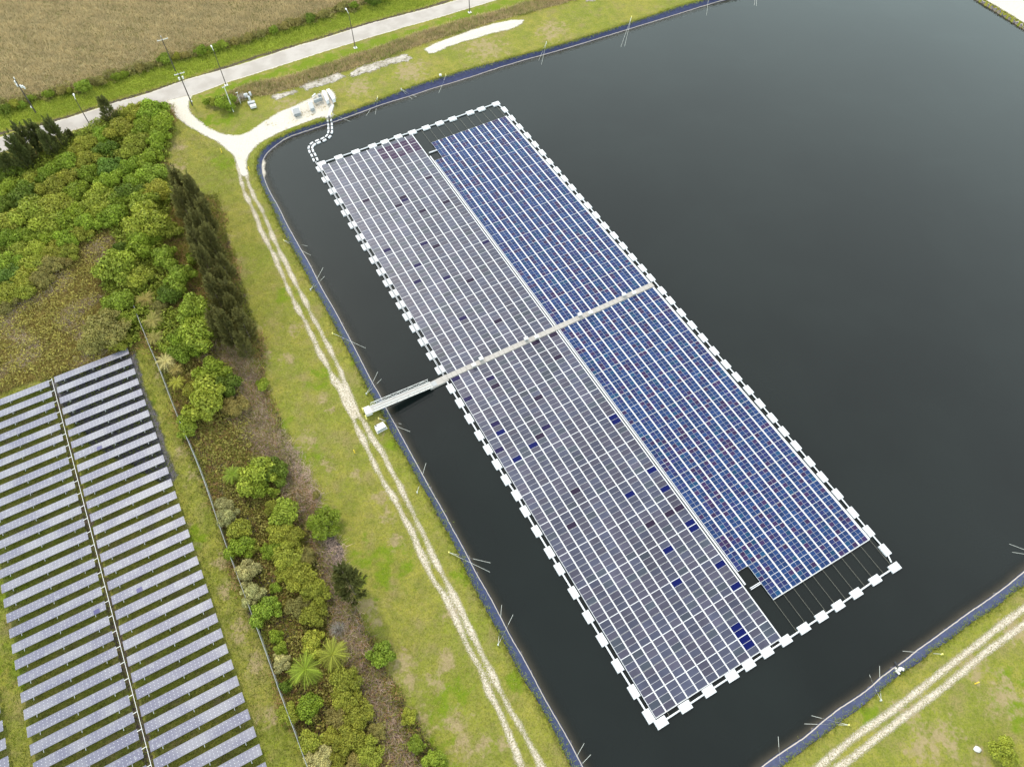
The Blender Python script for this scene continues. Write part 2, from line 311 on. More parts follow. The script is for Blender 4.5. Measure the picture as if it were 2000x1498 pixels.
BRUSH_PX = [(-60, 620), (0, 600), (60, 560), (130, 520), (150, 480), (180, 458), (215, 450), (232, 480), (200, 520), (195, 560), (200, 620), (235, 670), (225, 700), (150, 722), (60, 745), (0, 765), (-60, 790)]
THICK_PX = [(-300, 420), (-100, 350), (0, 310), (60, 300), (110, 290), (150, 258), (190, 248), (235, 212), (290, 200), (335, 208), (338, 260), (325, 300), (330, 350), (345, 390), (425, 380), (440, 440), (465, 540), (500, 640), (515, 700), (520, 760), (560, 850), (590, 950), (640, 1080), (690, 1180), (740, 1280), (790, 1370), (850, 1470), (870, 1540), (620, 1540), (600, 1498), (580, 1430), (550, 1360), (500, 1225), (450, 1100), (415, 995), (360, 860), (345, 805), (300, 700), (275, 625), (262, 640), (255, 690), (225, 690), (150, 720), (60, 745), (0, 765), (-300, 860)]
DRYP = [((505, 700), 3.4), ((500, 760), 2.5), ((600, 860), 2.2), ((640, 905), 2), ((700, 925), 1.8), ((560, 915), 1.6), ((740, 970), 1.8), ((755, 1010), 1.8), ((775, 1060), 2), ((640, 1095), 2.6), ((665, 1150), 2.6), ((720, 1180), 2.6), ((735, 1215), 1.6), ((785, 1300), 3.2), ((800, 1330), 2.6), ((820, 1400), 2.4), ((820, 1430), 1.6), ((890, 1410), 2.5), ((905, 1460), 2.4), ((450, 520), 3.2), ((435, 470), 2.5), ((470, 580), 2.6), ((490, 640), 2.5), ((420, 420), 2.2), ((345, 330), 3), ((350, 290), 2.4), ((880, 1200), 2), ((870, 1290), 2), ((940, 1450), 2), ((630, 780), 1.5), ((645, 800), 1.2), ((1780, 1400), 3), ((1840, 1440), 3.5), ((1900, 1300), 3), ((1960, 1360), 4), ((1910, 1478), 1.8), ((1800, 1460), 3), ((1990, 1230), 3), ((748, 850), .9), ((760, 890), .8), ((985, 1455), 1.4), ((850, 1330), 2.2), ((600, 1000), 1.4), ((575, 640), 2.4), ((560, 700), 2), ((360, 880), 2), ((380, 930), 2.2), ((430, 1100), 2), ((445, 1150), 2.4), ((470, 1230), 2.6), ((495, 1300), 2), ((530, 1400), 2.4), ((310, 730), 1.4), ((312, 700), 1.8), ((700, 170), 5), ((800, 140), 6), ((950, 95), 7), ((1080, 60), 6), ((560, 205), 4)]
marsh = region(MARSH_PX, 3); weed = region(WEED_PX, 1.5); verge = region(VERGE2_PX, 1.2); reed = region(REED_PX, 1.2); thick = region(THICK_PX, 1.6)
dry = np.zeros(len(Q))
for (a, b), r in DRYP:
    c = P(a, b)[:2]; dry = np.maximum(dry, .66*np.exp(-((Q-c)**2).sum(1)/(r*1.3)**2))
LUSH = [((740, 1110), 7), ((590, 900), 5), ((640, 1040), 5), ((540, 830), 4), ((620, 740), 4), ((560, 580), 4), ((440, 320), 4), ((395, 240), 5), ((430, 235), 5), ((1990, 1370), 7), ((1700, 1400), 3), ((830, 1480), 6), ((880, 1370), 5), ((640, 235), 4), ((570, 245), 3), ((700, 700), 2.5), ((770, 870), 2), ((900, 1120), 2.5), ((1010, 1330), 3), ((390, 1050), 4), ((300, 900), 3), ((280, 800), 3), ((30, 1300), 6), ((15, 1160), 4)]
vd = chaikin(PL([(-150, 296), (0, 260), (70, 246), (130, 229), (200, 206), (270, 186), (350, 161), (430, 136), (500, 111), (600, 83), (700, 51), (800, 25), (860, 8), (930, -20)])); vdl = sd_line(Q, vd, .55)
dry = np.maximum(dry, .42*np.clip(1-np.abs(sd_poly(Q, chaikin(np.vstack([PL(RU), PL(RL)[::-1]]), True, 1))+1.6)/2.2, 0, 1))
lush = np.maximum(weed*.75, verge*.6)*np.clip(1-np.clip(vdl+1.2, 0, 1), 0, 1)
for (a, b), r in LUSH:
    c = P(a, b)[:2]; lush = np.maximum(lush, .62*np.exp(-((Q-c)**2).sum(1)/r**2))
field = region([(-80, 800), (0, 775), (250, 690), (290, 760), (420, 1060), (520, 1380), (570, 1540), (-80, 1540)], 3)
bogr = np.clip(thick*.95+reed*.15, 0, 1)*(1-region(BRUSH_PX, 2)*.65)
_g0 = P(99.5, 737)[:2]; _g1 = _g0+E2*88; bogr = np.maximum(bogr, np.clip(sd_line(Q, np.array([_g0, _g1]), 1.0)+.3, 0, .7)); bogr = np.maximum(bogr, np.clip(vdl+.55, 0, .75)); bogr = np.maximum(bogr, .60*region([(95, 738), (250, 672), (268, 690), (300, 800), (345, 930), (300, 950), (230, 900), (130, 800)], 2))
marsh = np.maximum(marsh, reed*.95); marsh = np.maximum(marsh, region(BRUSH_PX, 2)*.85)
marsh = np.maximum(marsh, field*.40)
zg = zb.copy(); zg = np.where(so > .15, zb-.16-.1*np.minimum(so, 2), zb)
F = grid_faces(len(xs), len(ys)); F = F[~((so[F] > 2.5).all(1) & (sw[F] > 1.0).all(1))]
V = np.column_stack([Q, zg]); V, F, A = compact(V, F, dict(marsh=marsh, lush=lush, dry=dry, bog=bogr))
mesh('ground', V, F, [M['ground']], attrs=A, smooth=True)['kind'] = 'structure'

# ---- pond liner and water
Qg, nx, ny = grid_pts(-80, 190, -30, 260, .6)
so = sd_poly(Qg, OUT); F = grid_faces(nx, ny); keep = (so[F] > -.9).any(1) & (so[F] < 9).any(1); F = F[keep]
u = np.unique(F); so2, sw2, z2 = np.zeros(len(Qg)), np.zeros(len(Qg)), np.zeros(len(Qg)); a, b, c_ = bank(Qg[u]); so2[u], sw2[u], z2[u] = a, b, c_
keep = (sw2[F] < 3.0).any(1); F = F[keep]
V = np.column_stack([Qg, np.where(so2 < 0, GZ+.035, z2+.03*np.clip(1-so2/2, 0, 1))]); V, F, A = compact(V, F, dict(sd=so2, wsd=sw2))
mesh('pond_liner', V, F, [M['liner']], attrs=A, smooth=True)['kind'] = 'structure'
Qw, nx, ny = grid_pts(-80, 330, -30, 320, 1.4); sw = sd_poly(Qw, WAT); F = grid_faces(nx, ny); F = F[(sw[F] > -1.5).all(1)]
V = np.column_stack([Qw, np.full(len(Qw), WZ)]); V, F, A = compact(V, F, dict(sd=sw)); mesh('pond_water', V, F, [M['water']], attrs=A, smooth=True)['kind'] = 'structure'

# ---- road, gravel, ruts
road = chaikin(np.vstack([PL(RU), PL(RL)[::-1]]), True, 1)
sheet('road', lambda q: sd_poly(q, road), bb(road), .8, GZ+.05, M['road'], .8)
sheet('road_shoulder', lambda q: sd_poly(q, road)+.35, bb(road), .8, GZ+.03, M['shoulder'], .8)
GRV = [(312, 203), (345, 192), (376, 186), (368, 200), (368, 212), (376, 226), (395, 242), (420, 258), (450, 266), (478, 263), (500, 250), (520, 235), (545, 220), (575, 208), (605, 193), (630, 180), (645, 174), (656, 186), (653, 205), (650, 220), (650, 230), (640, 233), (633, 228), (615, 233), (590, 242), (565, 251), (540, 262), (515, 275), (497, 289), (485, 303), (480, 320), (486, 345), (470, 345), (463, 320), (455, 303), (440, 288), (420, 275), (395, 262), (365, 245), (348, 232), (335, 216)]
grv = chaikin(PL(GRV), True, 1)
sheet('gravel_drive', lambda q: sd_poly(q, grv), bb(grv), .5, GZ+.07, M['gravel'], 1)
LEFT = [(465, 320), (469, 345), (476, 375), (500, 420), (512, 457), (530, 487), (550, 535), (565, 570), (580, 600), (595, 627), (610, 655), (625, 690), (645, 725), (657, 750), (672, 782), (685, 807), (700, 842), (717, 875), (735, 915), (755, 950), (775, 982), (792, 1017), (807, 1042), (820, 1077), (842, 1125), (862, 1155), (885, 1195), (900, 1235), (917, 1270), (937, 1303), (952, 1343), (970, 1378), (982, 1405), (997, 1438), (1008, 1468), (1020, 1498), (1035, 1540)]
RIGHT = [(474, 325), (483, 350), (491, 375), (502, 395), (515, 417), (527, 447), (540, 480), (557, 510), (572, 545), (592, 580), (610, 620), (625, 645), (640, 675), (660, 712), (675, 750), (685, 775), (697, 805), (717, 835), (732, 865), (750, 890), (767, 925), (787, 960), (805, 1000), (825, 1037), (842, 1077), (865, 1125), (882, 1153), (902, 1195), (920, 1233), (937, 1270), (952, 1298), (967, 1330), (985, 1363), (1000, 1393), (1022, 1430), (1042, 1465), (1058, 1498), (1078, 1540)]
L, R = chaikin(PL(LEFT)), chaikin(PL(RIGHT)); hl = np.full(len(L), .52); hr = np.full(len(R), .5)
MID = chaikin(PL([(655, 745), (668, 762), (680, 785), (692, 815)])) 
def ruts(q): return np.maximum(np.maximum(sd_line(q, L, .38), sd_line(q, R, .36)), sd_line(q, MID, .6))+.12*np.sin(q[:, 1]*.6+1.3*np.sin(q[:, 0]*.8))+.07*np.sin(q[:, 1]*1.7+q[:, 0]*1.1)
sheet('gravel_track', ruts, bb(np.vstack([L, R])), .35, GZ+.055, M['rut'], .5)
L2 = chaikin(PL([(1560, 1530), (1595, 1500), (1660, 1446), (1715, 1406), (1750, 1383), (1800, 1343), (1850, 1303), (1890, 1273), (1930, 1241), (1968, 1211), (2000, 1188), (2100, 1110)]))
R2 = chaikin(PL([(1600, 1530), (1638, 1498), (1685, 1463), (1725, 1431), (1770, 1396), (1815, 1363), (1845, 1341), (1890, 1303), (1925, 1273), (1963, 1246), (2000, 1220), (2100, 1145)]))
sheet('gravel_track', lambda q: np.maximum(sd_line(q, L2, .42), sd_line(q, R2, .42)), bb(np.vstack([L2, R2])), .35, GZ+.055, M['rut'], .5)
for pl, z in (([(828, 97), (845, 88), (880, 75), (920, 60), (960, 48), (1000, 40), (1022, 40), (1020, 48), (990, 60), (960, 66), (920, 78), (880, 90), (850, 104), (838, 105)], .09), ([(680, 147), (700, 133), (735, 122), (770, 112), (790, 107), (806, 114), (790, 121), (760, 127), (725, 140), (690, 151)], .06), ([(585, 171), (600, 160), (635, 150), (660, 143), (676, 150), (655, 160), (625, 168), (600, 177)], .06), ([(530, 190), (545, 184), (560, 181), (575, 176), (580, 181), (560, 188), (540, 195)], .06), ([(1140, -6), (1165, -6), (1162, 4), (1145, 4)], .06)):
    pp = PL(pl); tag(sheet('limestone_spoil', lambda q: sd_poly(q, pp), bb(pp, 3), .5, GZ+.04, M['gravel'] if z == .09 else M['lime'], 1.2, mound=lambda s_, q: np.clip(s_, 0, 2)*.14), kind='structure')
far = PL([(1922, -2), (2002, 46), (2150, 135), (2400, 100), (2200, -120), (1850, -60)])
sheet('gravel_bank', lambda q: sd_poly(q, far), bb(far), .8, GZ+.045, M['gravel'], 1)
sp = PL([(514, 312), (517, 318), (516, 330), (519, 343), (515, 348), (510, 335), (511, 320)], WZ)
sheet('sand_spit', lambda q: sd_poly(q, sp), bb(sp), .3, WZ+.06, M['gravel'], .6)
for dl, hw in (([(382, 835), (398, 862), (415, 885), (430, 905), (436, 930), (448, 955), (462, 985), (474, 1015), (482, 1042), (492, 1068), (505, 1098), (515, 1130), (530, 1165), (545, 1190), (556, 1215), (560, 1240)], 1.5), ([(608, 1025), (650, 1065), (655, 1100), (655, 1160), (662, 1200), (672, 1215), (690, 1255), (705, 1300), (730, 1350), (745, 1400), (765, 1450), (790, 1510)], 1.3), ([(570, 960), (590, 1000), (600, 1020)], 1.1), ([(617, 1375), (630, 1410), (655, 1460), (670, 1510)], 1.2), ([(60, 565), (90, 545), (120, 530), (150, 505), (165, 490)], 1.0), ([(300, 545), (310, 560), (325, 590), (330, 620), (338, 650)], 1.1), ([(365, 520), (372, 545), (378, 560)], 1.0), ([(440, 680), (470, 740), (500, 800), (530, 860), (570, 930)], 1.4)):
    ln = chaikin(PL(dl)); sheet('ditch_water', lambda q: sd_line(q, ln, hw), bb(ln, 3), .5, GZ+.03, M['bogwater'], 1)
fw = PL([(95, 742), (170, 712), (225, 690), (228, 672), (248, 665), (262, 680), (272, 720), (285, 770), (300, 800), (320, 860), (345, 930), (330, 950), (250, 905), (180, 870), (150, 830), (120, 790)])
sheet('flooded_ground', lambda q: sd_poly(q, fw), bb(fw), .6, GZ+.02, frayed('flooded_mud', lambda n: n.mix(n.noise(1.5, 5, lo=.4, hi=.7), (.035, .032, .042), (.075, .068, .075)), .9, .5, rough=.6, spec=.2, soft=.5), 1)

# ================================================================== floating array
VWU, VWL, VGB, VBT, VBB, GAP, PITCH = 33.6458, 34.2355, 68.2601, 2.4557, 65.631, .364, 2.0
A0 = np.array([-.37412315, 1.16900634])*118.961
_cp = [(0, 0, 628, 323.5), (12, 0, 806, 263.3), (0, VGB, 1282.2, 1401.2), (12, VGB, 1524.8, 1242.9), (0, VWU, 874, 731.3), (0, VWL, 880.6, 740), (23+GAP, VWU, 1270.5, 553.7), (23+GAP, VWL, 1276.3, 560.8), (23+GAP, VBT, 987.7, 226.9), (23+GAP, VBB, 1698.5, 1052.5), (13+GAP, VBB, 1509.5, 1173.5), (13+GAP, VBT, 840.5, 279.6), (1, VGB, 1301.5, 1388.5), (4, VGB, 1365, 1347.5), (3, 0, 672, 309), (7, 0, 732, 289), (9, 0, 762, 279.5), (12, VWU, 1081.5, 635), (12.1, VWL, 1088.5, 646.5)]
def _basis(u, v):
    u = np.asarray(u, float)/24; v = np.asarray(v, float)/68; return np.stack([np.ones_like(u), u, v, u*v, u*u, v*v], -1)
_m = []
for u, v, x, y in _cp:
    w_ = P(x, y, 0)[:2]; a = (w_-A0); _m.append([a@E1/2-u, a@E2/PITCH-v])
_m = np.array(_m); _B = _basis([c[0] for c in _cp], [c[1] for c in _cp]); KC = np.linalg.solve(_B.T@_B+np.eye(6)*.02, _B.T@_m)
def AR(u, v, z=0.):
    """raft coordinates (columns, column pitches) to the world"""
    u = np.atleast_1d(np.asarray(u, float)); v = np.atleast_1d(np.asarray(v, float)); u, v = np.broadcast_arrays(u, v); d = _basis(u, v)@KC
    p = A0+np.outer((u+d[:, 0])*2, E1)+np.outer((v+d[:, 1])*PITCH, E2); return np.column_stack([p, np.full(len(p), z)])
def UVof(x, y):
    w_ = P(x, y, 0)[:2]-A0; u, v = w_@E1/2, w_@E2/PITCH
    for _ in range(3):
        d = _basis(u, v)@KC; u2, v2 = w_@E1/2-d[0], w_@E2/PITCH-d[1]; u, v = u2, v2
    return u, v
n = N('thin_film_panel'); tn = n.attr('tint', 'Color'); v_ = n.noise(.35, 4, lo=.3, hi=.7)
c = n.mul(tn, n.mix(v_, (.86, .86, .86), (1.16, 1.14, 1.1))); c = n.mix(n.math('MULTIPLY', n.noise(2.2, 5, .8, lo=.62, hi=.8), .14), c, (.18, .17, .17))
M['grey_panel'] = n.done(c, .34, .27, ior=1.5); M['odd_panel'] = (lambda n: n.done(n.mul(n.attr('tint', 'Color'), n.mix(n.noise(3, 4), (.8, .8, .8), (1.2, 1.2, 1.2))), .45, .06))(N('unfaded_panel'))
n = N('blue_cell_panel'); tn = n.attr('tint', 'Color'); c = n.mul(tn, n.mix(n.noise(3.5, 4, .7, lo=.3, hi=.7), (.8, .8, .85), (1.2, 1.2, 1.15)))
M['blue_panel'] = n.done(c, .3, .14, ior=1.45)
raft = thing('floating_solar_array', 'huge raft of grey and blue solar panels floating on the pond', 'solar array', tuple(AR(12, 34)[0]))
def kid(name, V, F, mats, parent, **k):
    base = np.array(raft.location); 
    pm = parent.location if parent is not raft else None
    o = mesh(name, np.asarray(V)-base, F, mats, **k); o.parent = parent; return o
BX = np.array([(3, 2, 1, 0), (4, 5, 6, 7), (0, 1, 5, 4), (1, 2, 6, 5), (2, 3, 7, 6), (3, 0, 4, 7)])
def slab(u0, u1, v0, v1, z0, z1):
    a = AR([u0, u1, u1, u0], [v1, v1, v0, v0]); return np.vstack([a+[0, 0, z0], a+[0, 0, z1]])
class QB:
    def __init__(s): s.V = []; s.F = []; s.C = []; s.n = 0; s.M = []
    def slab(s, u0, u1, v0, v1, z0, z1, col=(1, 1, 1), m=0):
        s.V.append(slab(u0, u1, v0, v1, z0, z1)); s.F.append(BX+s.n); s.C += [col]*6; s.M += [m]*6; s.n += 8
ODD = {}
for lst, col in (([(714, 390), (788, 382), (779, 399), (872, 392.5), (825, 409.5), (838, 345.5), (851.8, 478), (918.6, 545.8), (973.2, 624.6), (968.4, 753), (1089, 696.8), (1053.3, 775.6), (1048, 668), (1081.7, 653.3), (1055.6, 851.5), (1328, 990.4), (1309, 1001.6), (1271.7, 1023), (1116.4, 1028), (1125, 957.8), (1091, 696)], (.017, .012, .026)),
                 ([(794, 387), (755.4, 486), (827.5, 473), (815, 515.7), (873, 540.8), (815, 547.8), (904.4, 621), (948, 472), (958.7, 738), (913.6, 778.6), (889.6, 739.6), (967.7, 827.4), (975, 878.5), (1068.3, 832.7)], (.012, .010, .040)),
                 ([(978.2, 844), (1042, 868.8), (1009.7, 895.8), (1200, 812), (1203.5, 821), (1274, 917.8), (1231.6, 965.3), (1300.5, 954), (1349.3, 1020.4), (1358, 1030.4), (1308, 1073), (1407, 1100.5), (1324, 1138), (1439.4, 1144.3), (1439.4, 1223), (1448, 1233.5), (1458, 1245.7), (1464.5, 1258)], (.0025, .0055, .055))):
    for x, y in lst:
        u, v = UVof(x, y); i = int(u); 
        if v < VWU: r = int(v/(VWU/66)); ODD[(i, 0, r)] = col
        else: r = int((v-VWL)/((VGB-VWL)/66)); ODD[(i, 1, r)] = col
for i in range(7, 12):
    for r in range(1, 6):
        if (i > 7 or r < 5) and not (i == 9 and r == 3): ODD[(i, 0, r)] = (.035, .022, .045) if (i*7+r*3) % 5 else (.05, .04, .06)
halfname = ['north', 'south']
def strip(col, half, blue):
    if not blue:
        u0 = float(col); v0, v1 = (0., VWU) if half == 0 else (VWL, VGB); nm = 11
    else:
        u0 = 12+GAP+col; nm = 10; tot0, tot1 = VWU-VBT, VBB-VWL
        v0, v1 = (VBT, VWU) if half == 0 else (VWL, VBB)
        if col == 0:
            if half == 0: v0 += tot0/10
            else: v1 -= tot1/10
            nm = 9
    st = QB(); edge = .012
    st.slab(u0+.893, u0+.988, v0, v1, -.22, .05)                         # white service walkway beside the panels
    if col == 0: st.slab(u0-.03, u0+.0, v0, v1, -.2, .028)
    if (not blue and col == 11) or (blue and col == 0): pass
    so_ = kid('panel_row', np.vstack(st.V), np.vstack(st.F), [M['white']], raft)
    L_ = (v1-v0)/nm
    for k in range(nm):
        q = QB(); a = v0+k*L_; q.slab(u0+.004, u0+.885, a+.018, a+L_-.018, -.16, .02)
        if not blue:
            base_noise = .5+.5*math.sin(u0*.9+a*.37)*math.cos(a*.21-u0*.5)
            mt = rng.uniform(.9, 1.12)
            for r in range(6):
                rr = k*6+r; pl = (L_-.036-.04)/6; b = a+.018+r*pl+(.036 if r >= 3 else 0)
                t = (.033, .037, .062); m2 = mt*rng.uniform(.92, 1.08)
                if rng.random() < .5: t = (.037, .037, .059)
                if rng.random() < .12: t = (.029, .036, .052)
                colr = tuple(x*m2*(.9+.25*base_noise) for x in t); colr = ODD.get((col, half, rr), colr)
                q.slab(u0+.010, u0+.880, b+.013, b+pl-.011, .02, .034, colr, 2 if (col, half, rr) in ODD else 1)
        else:
            for r in range(8):
                pl = (L_-.024-.05)/8; b = a+.028+r*pl+(.02 if r >= 4 else 0)
                for s_ in range(2):
                    x_ = rng.random()
                    nz_ = math.sin(u0*1.7+a*.6)+math.sin(a*1.3-u0*2.1)
                    if x_ < .55-.12*nz_: t = (.009, .025, .082)
                    elif x_ < .80: t = (.012, .018, .070)
                    elif x_ < .93: t = (.022, .014, .050)
                    else: t = (.007, .034, .082)
                    m2 = rng.uniform(.8, 1.2)
                    ua = u0+.014+s_*.436
                    q.slab(ua, ua+.416, b+.01, b+pl-.008, .02, .034, tuple(z*m2 for z in t), 1)
        C_ = np.array(q.C); pc = kid('panel_module', np.vstack(q.V), np.vstack(q.F), [M['white'], M['blue_panel' if blue else 'grey_panel'], M['odd_panel']], so_, facecol=C_, fmat=q.M)
    return so_
for half in range(2):
    for c_ in range(12): strip(c_, half, False)
    for c_ in range(11): strip(c_, half, True)
# white edge walkways along the seam and the free edges
q = QB(); q.slab(12.12, 12.24, 4.6, VWU, -.22, .055); q.slab(12.12, 12.24, VWL, VGB-4.65, -.22, .055)
q.slab(23+GAP+.01, 23+GAP+.07, VBT, VWU, -.2, .05); q.slab(23+GAP+.01, 23+GAP+.07, VWL, VBB, -.2, .05)
q.slab(12.34, 13.36, 3.93, 4.02, -.2, .04); q.slab(12.34, 13.36, 64.0, 64.06, -.2, .04); q.slab(12.34, 13.36, 64.12, 64.18, -.2, .04)
q.slab(-.03, 12.0, VGB+.005, VGB+.05, -.2, .045); q.slab(13+GAP, 23+GAP, VBB+.005, VBB+.05, -.2, .045)
kid('edge_walkway', np.vstack(q.V), np.vstack(q.F), [M['white']], raft)
q = QB()
for k in range(46): a = -.75+k*(23+GAP+.9)/46; q.slab(a+.012, a+(23+GAP+.9)/46-.008, VWU+.03, VWL-.03, -.2, .16)
kid('centre_walkway', np.vstack(q.V), np.vstack(q.F), [M['deck']], raft)
for x, y, side in ((925, 715, 1), (938.4, 702, 0), (1026, 663, 0), (1046.5, 659.5, 1), (1130, 615.5, 0), (1151, 612, 1), (1216, 577, 0), (1236, 574, 1)):
    u, v = UVof(x, y); v = VWU+.13 if side == 0 else VWL-.13; b = AR(u, v)[0]; mb = MB(); a = .497
    mb.box(b+[0, 0, .62], (.72, .5, .30), a); mb.box(b+[0, 0, .45], (.6, .10, .6), a); mb.box(b+np.array([0, 0, .80]), (.82, .62, .04), a)
    o = mb.build('inverter_box', M['whitemetal'] if side else M['white'], None); o.parent = raft; o.matrix_parent_inverse = Matrix.Translation(-raft.location)
# tension cables from the rows to the boom
mb = MB()
_bu = sorted(UVof(x, y) for x, y in [(1748, 1107.5), (1638, 1182), (1534.6, 1250), (1430, 1319.5), (1338.8, 1379.6), (1291.7, 1410.4)]); _tu = sorted(UVof(x, y) for x, y in [(805.4, 258.1), (858.5, 240.2), (918, 219.7), (968.8, 202.6)])
bv = lambda u: float(np.interp(u, [a for a, b in _bu], [b for a, b in _bu])); tv = lambda u: float(np.interp(u, [a for a, b in _tu], [b for a, b in _tu]))
for k in range(11):
    u = 13.3+k; mb.tube(AR(u, tv(u))[0]+[0, 0, -.1], AR(u, VBT+.02)[0]+[0, 0, -.05], .02, k=4); mb.tube(AR(u+.06, VBB)[0]+[0, 0, -.05], AR(u+.06, bv(u))[0]+[0, 0, -.1], .02, k=4)
for k in range(1, 12, 2): mb.tube(AR(k, VGB)[0]+[0, 0, -.05], AR(k, bv(k))[0]+[0, 0, -.1], .02, k=4)
o = mb.build('tension_cable', M['cable'], None); o.parent = raft; o.matrix_parent_inverse = Matrix.Translation(-raft.location)

# ================================================================== perimeter boom
TOPF = [(628, 319), (661.4, 306.9), (694.8, 296.2), (727.5, 284.8), (751.5, 276.8), (777.6, 266.8), (805.4, 258.1), (832, 249), (858.5, 240.2), (883.8, 231.8), (918, 219.7), (939.9, 212.6), (968.8, 202.6)]
RGTF = [(985.3, 213.9), (999.7, 230.5), (1014.8, 247.5), (1030, 264.3), (1045, 281.7), (1059, 298), (1073.4, 315.5), (1088, 331.8), (1102, 348.5), (1117.5, 366), (1132.7, 384.5), (1148.2, 401.3), (1164, 420), (1181.5, 440.6), (1199.6, 459.6), (1217, 480), (1235.4, 502), (1254.6, 523.2), (1271.2, 542.3), (1293, 567.3), (1309.7, 586.6), (1330.5, 610.4), (1351.8, 634.6), (1373, 659.2), (1395, 685), (1418, 711.3), (1439.4, 735.5), (1462, 761.3), (1484.5, 787.6), (1508.5, 815.6), (1530.8, 842), (1555, 870), (1581.4, 901), (1606.4, 930.8), (1636, 964.6), (1666, 1000.4), (1697, 1036.7), (1729, 1073.5)]
BOTF = [(1748, 1107.5), (1710, 1132), (1673, 1158), (1638, 1182), (1605, 1203.6), (1570.6, 1226.4), (1534.6, 1250), (1498.5, 1273), (1463, 1297.5), (1430, 1319.5), (1385, 1349), (1338.8, 1379.6), (1291.7, 1410.4)]
LFTF = [(1267.4, 1398), (1237.9, 1350), (1206.6, 1299.5), (1176, 1248.7), (1149, 1204), (1120.7, 1156.8), (1092.6, 1110.5), (1073.4, 1078), (1048.3, 1036.7), (1025.8, 997.9), (1008.8, 966.6), (988.2, 936.5), (970.7, 906.5), (953.2, 877.2), (936.2, 849.7), (916.4, 817), (898, 786.3), (880.6, 758.3), (859.3, 721.8), (842.5, 693.7), (826, 666.7), (809.2, 639.9), (795.4, 617.1), (782.4, 594.8), (769.2, 572.8), (756.6, 551.5), (744.1, 530.2), (729.6, 507), (714, 481.4), (703.3, 463.1), (688.3, 438.8), (674.5, 415), (661.5, 393.8), (649, 373), (635.8, 350), (624.8, 329)]
boom = thing('perimeter_boom', 'white ring of blocky floats and pipe around the solar raft', 'boom', (0, 0, 0))
ANG = .4969
def rbox(mb, c, sx, sy, z0, z1, ang, ch=.06):
    """chamfered block: sx along, sy across"""
    ca, sa = math.cos(ang), math.sin(ang); R = np.array([[ca, -sa], [sa, ca]]); rings = []
    for z, k in ((z0, ch), (z0+ch, 0), (z1-ch, 0), (z1, ch)):
        x, y = sx/2-k, sy/2-k; rings.append(np.column_stack([np.array([(-x, -y), (x, -y), (x, y), (-x, y)])@R.T+c[:2], np.full(4, z)]))
    V = np.vstack(rings); Fz = [(3, 2, 1, 0), (12, 13, 14, 15)]+[(r*4+i, r*4+(i+1) % 4, r*4+4+(i+1) % 4, r*4+4+i) for r in range(3) for i in range(4)]
    mb.add(V, Fz)
for side, lst, along in (('t', TOPF, 0), ('r', RGTF, 1), ('b', BOTF, 0), ('l', LFTF, 1)):
    for k, (x, y) in enumerate(lst):
        c = P(x, y, -.02); a = ANG if along == 0 else ANG-math.pi/2; mb = MB()
        ln, wd = (1.9, 1.3) if not along else ((1.95, 1.15) if side == 'r' else (1.95, 1.18))
        if side == 'l' and k >= 18:                                     # two narrow blocks with the cable run between them
            for s_ in (-.47, .47):
                rbox(mb, c[:2]+E1*s_, 1.75, .62, WZ-.12, .02, a)
        else:
            rbox(mb, c[:2], ln, wd, WZ-.12, .02, a); d = np.array([math.cos(a), math.sin(a)]); mb.tube(np.append(c[:2]-d*ln*.47, .025), np.append(c[:2]+d*ln*.47, .025), .09, k=6)
        mb.build('float', M['white'], boom)
def pipe(lst, r, off=0., z=-.12, name='pipe', m='white'):
    mb = MB(); pts = [P(x, y, z)+np.append(E1*off, 0) for x, y in lst]; mb.path(pts, r, 8); return mb.build(name, M[m], boom)
pipe(TOPF, .13); pipe([TOPF[-1]]+RGTF+[(1741, 1098)], .12); pipe(BOTF, .13); pipe(LFTF[:18]+[(872, 744)], .14)
LU = [(872, 742)]+LFTF[18:]+[(616, 316)]
pipe(LU, .05, -.09, .07); pipe(LU, .05, .09, .07); pipe(LU, .09, 0, .04, 'cable_run', 'blackrub')

# ================================================================== cable floats to the shore
CFp = [(615.8, 311.6), (612, 302.9), (607.8, 295.4), (606.5, 288.2), (611, 281.4), (620.8, 276.6), (631.8, 272.3), (640.9, 266.3), (644.7, 258), (644.8, 250.6), (644.4, 243), (643, 235)]
cfl = thing('floating_cable_line', 'winding chain of paired white floats carrying cables ashore', 'cable line')
pts = [P(x, y, -.1) for x, y in CFp]; pts[-1] = P(643, 234, .45); pts.append(P(642.5, 226, 1.2))
for k in range(len(pts)-1):
    d = (pts[min(k+1, len(pts)-2)]-pts[max(k-1, 0)])[:2]; d /= np.linalg.norm(d); nr = np.array([-d[1], d[0]]); a = math.atan2(d[1], d[0])
    for s_ in (-.42, .42):
        mb = MB(); z = pts[k][2]; rbox(mb, pts[k][:2]+nr*s_, 1.0, .46, z-.3, z+.08, a, .05); mb.build('float', M['white'], cfl)
for s_ in (-.1, .1):
    mb = MB(); mb.path([p+np.array([s_, 0, -.02]) for p in pts], .08, 6); mb.build('cable', M['blackrub'], cfl)

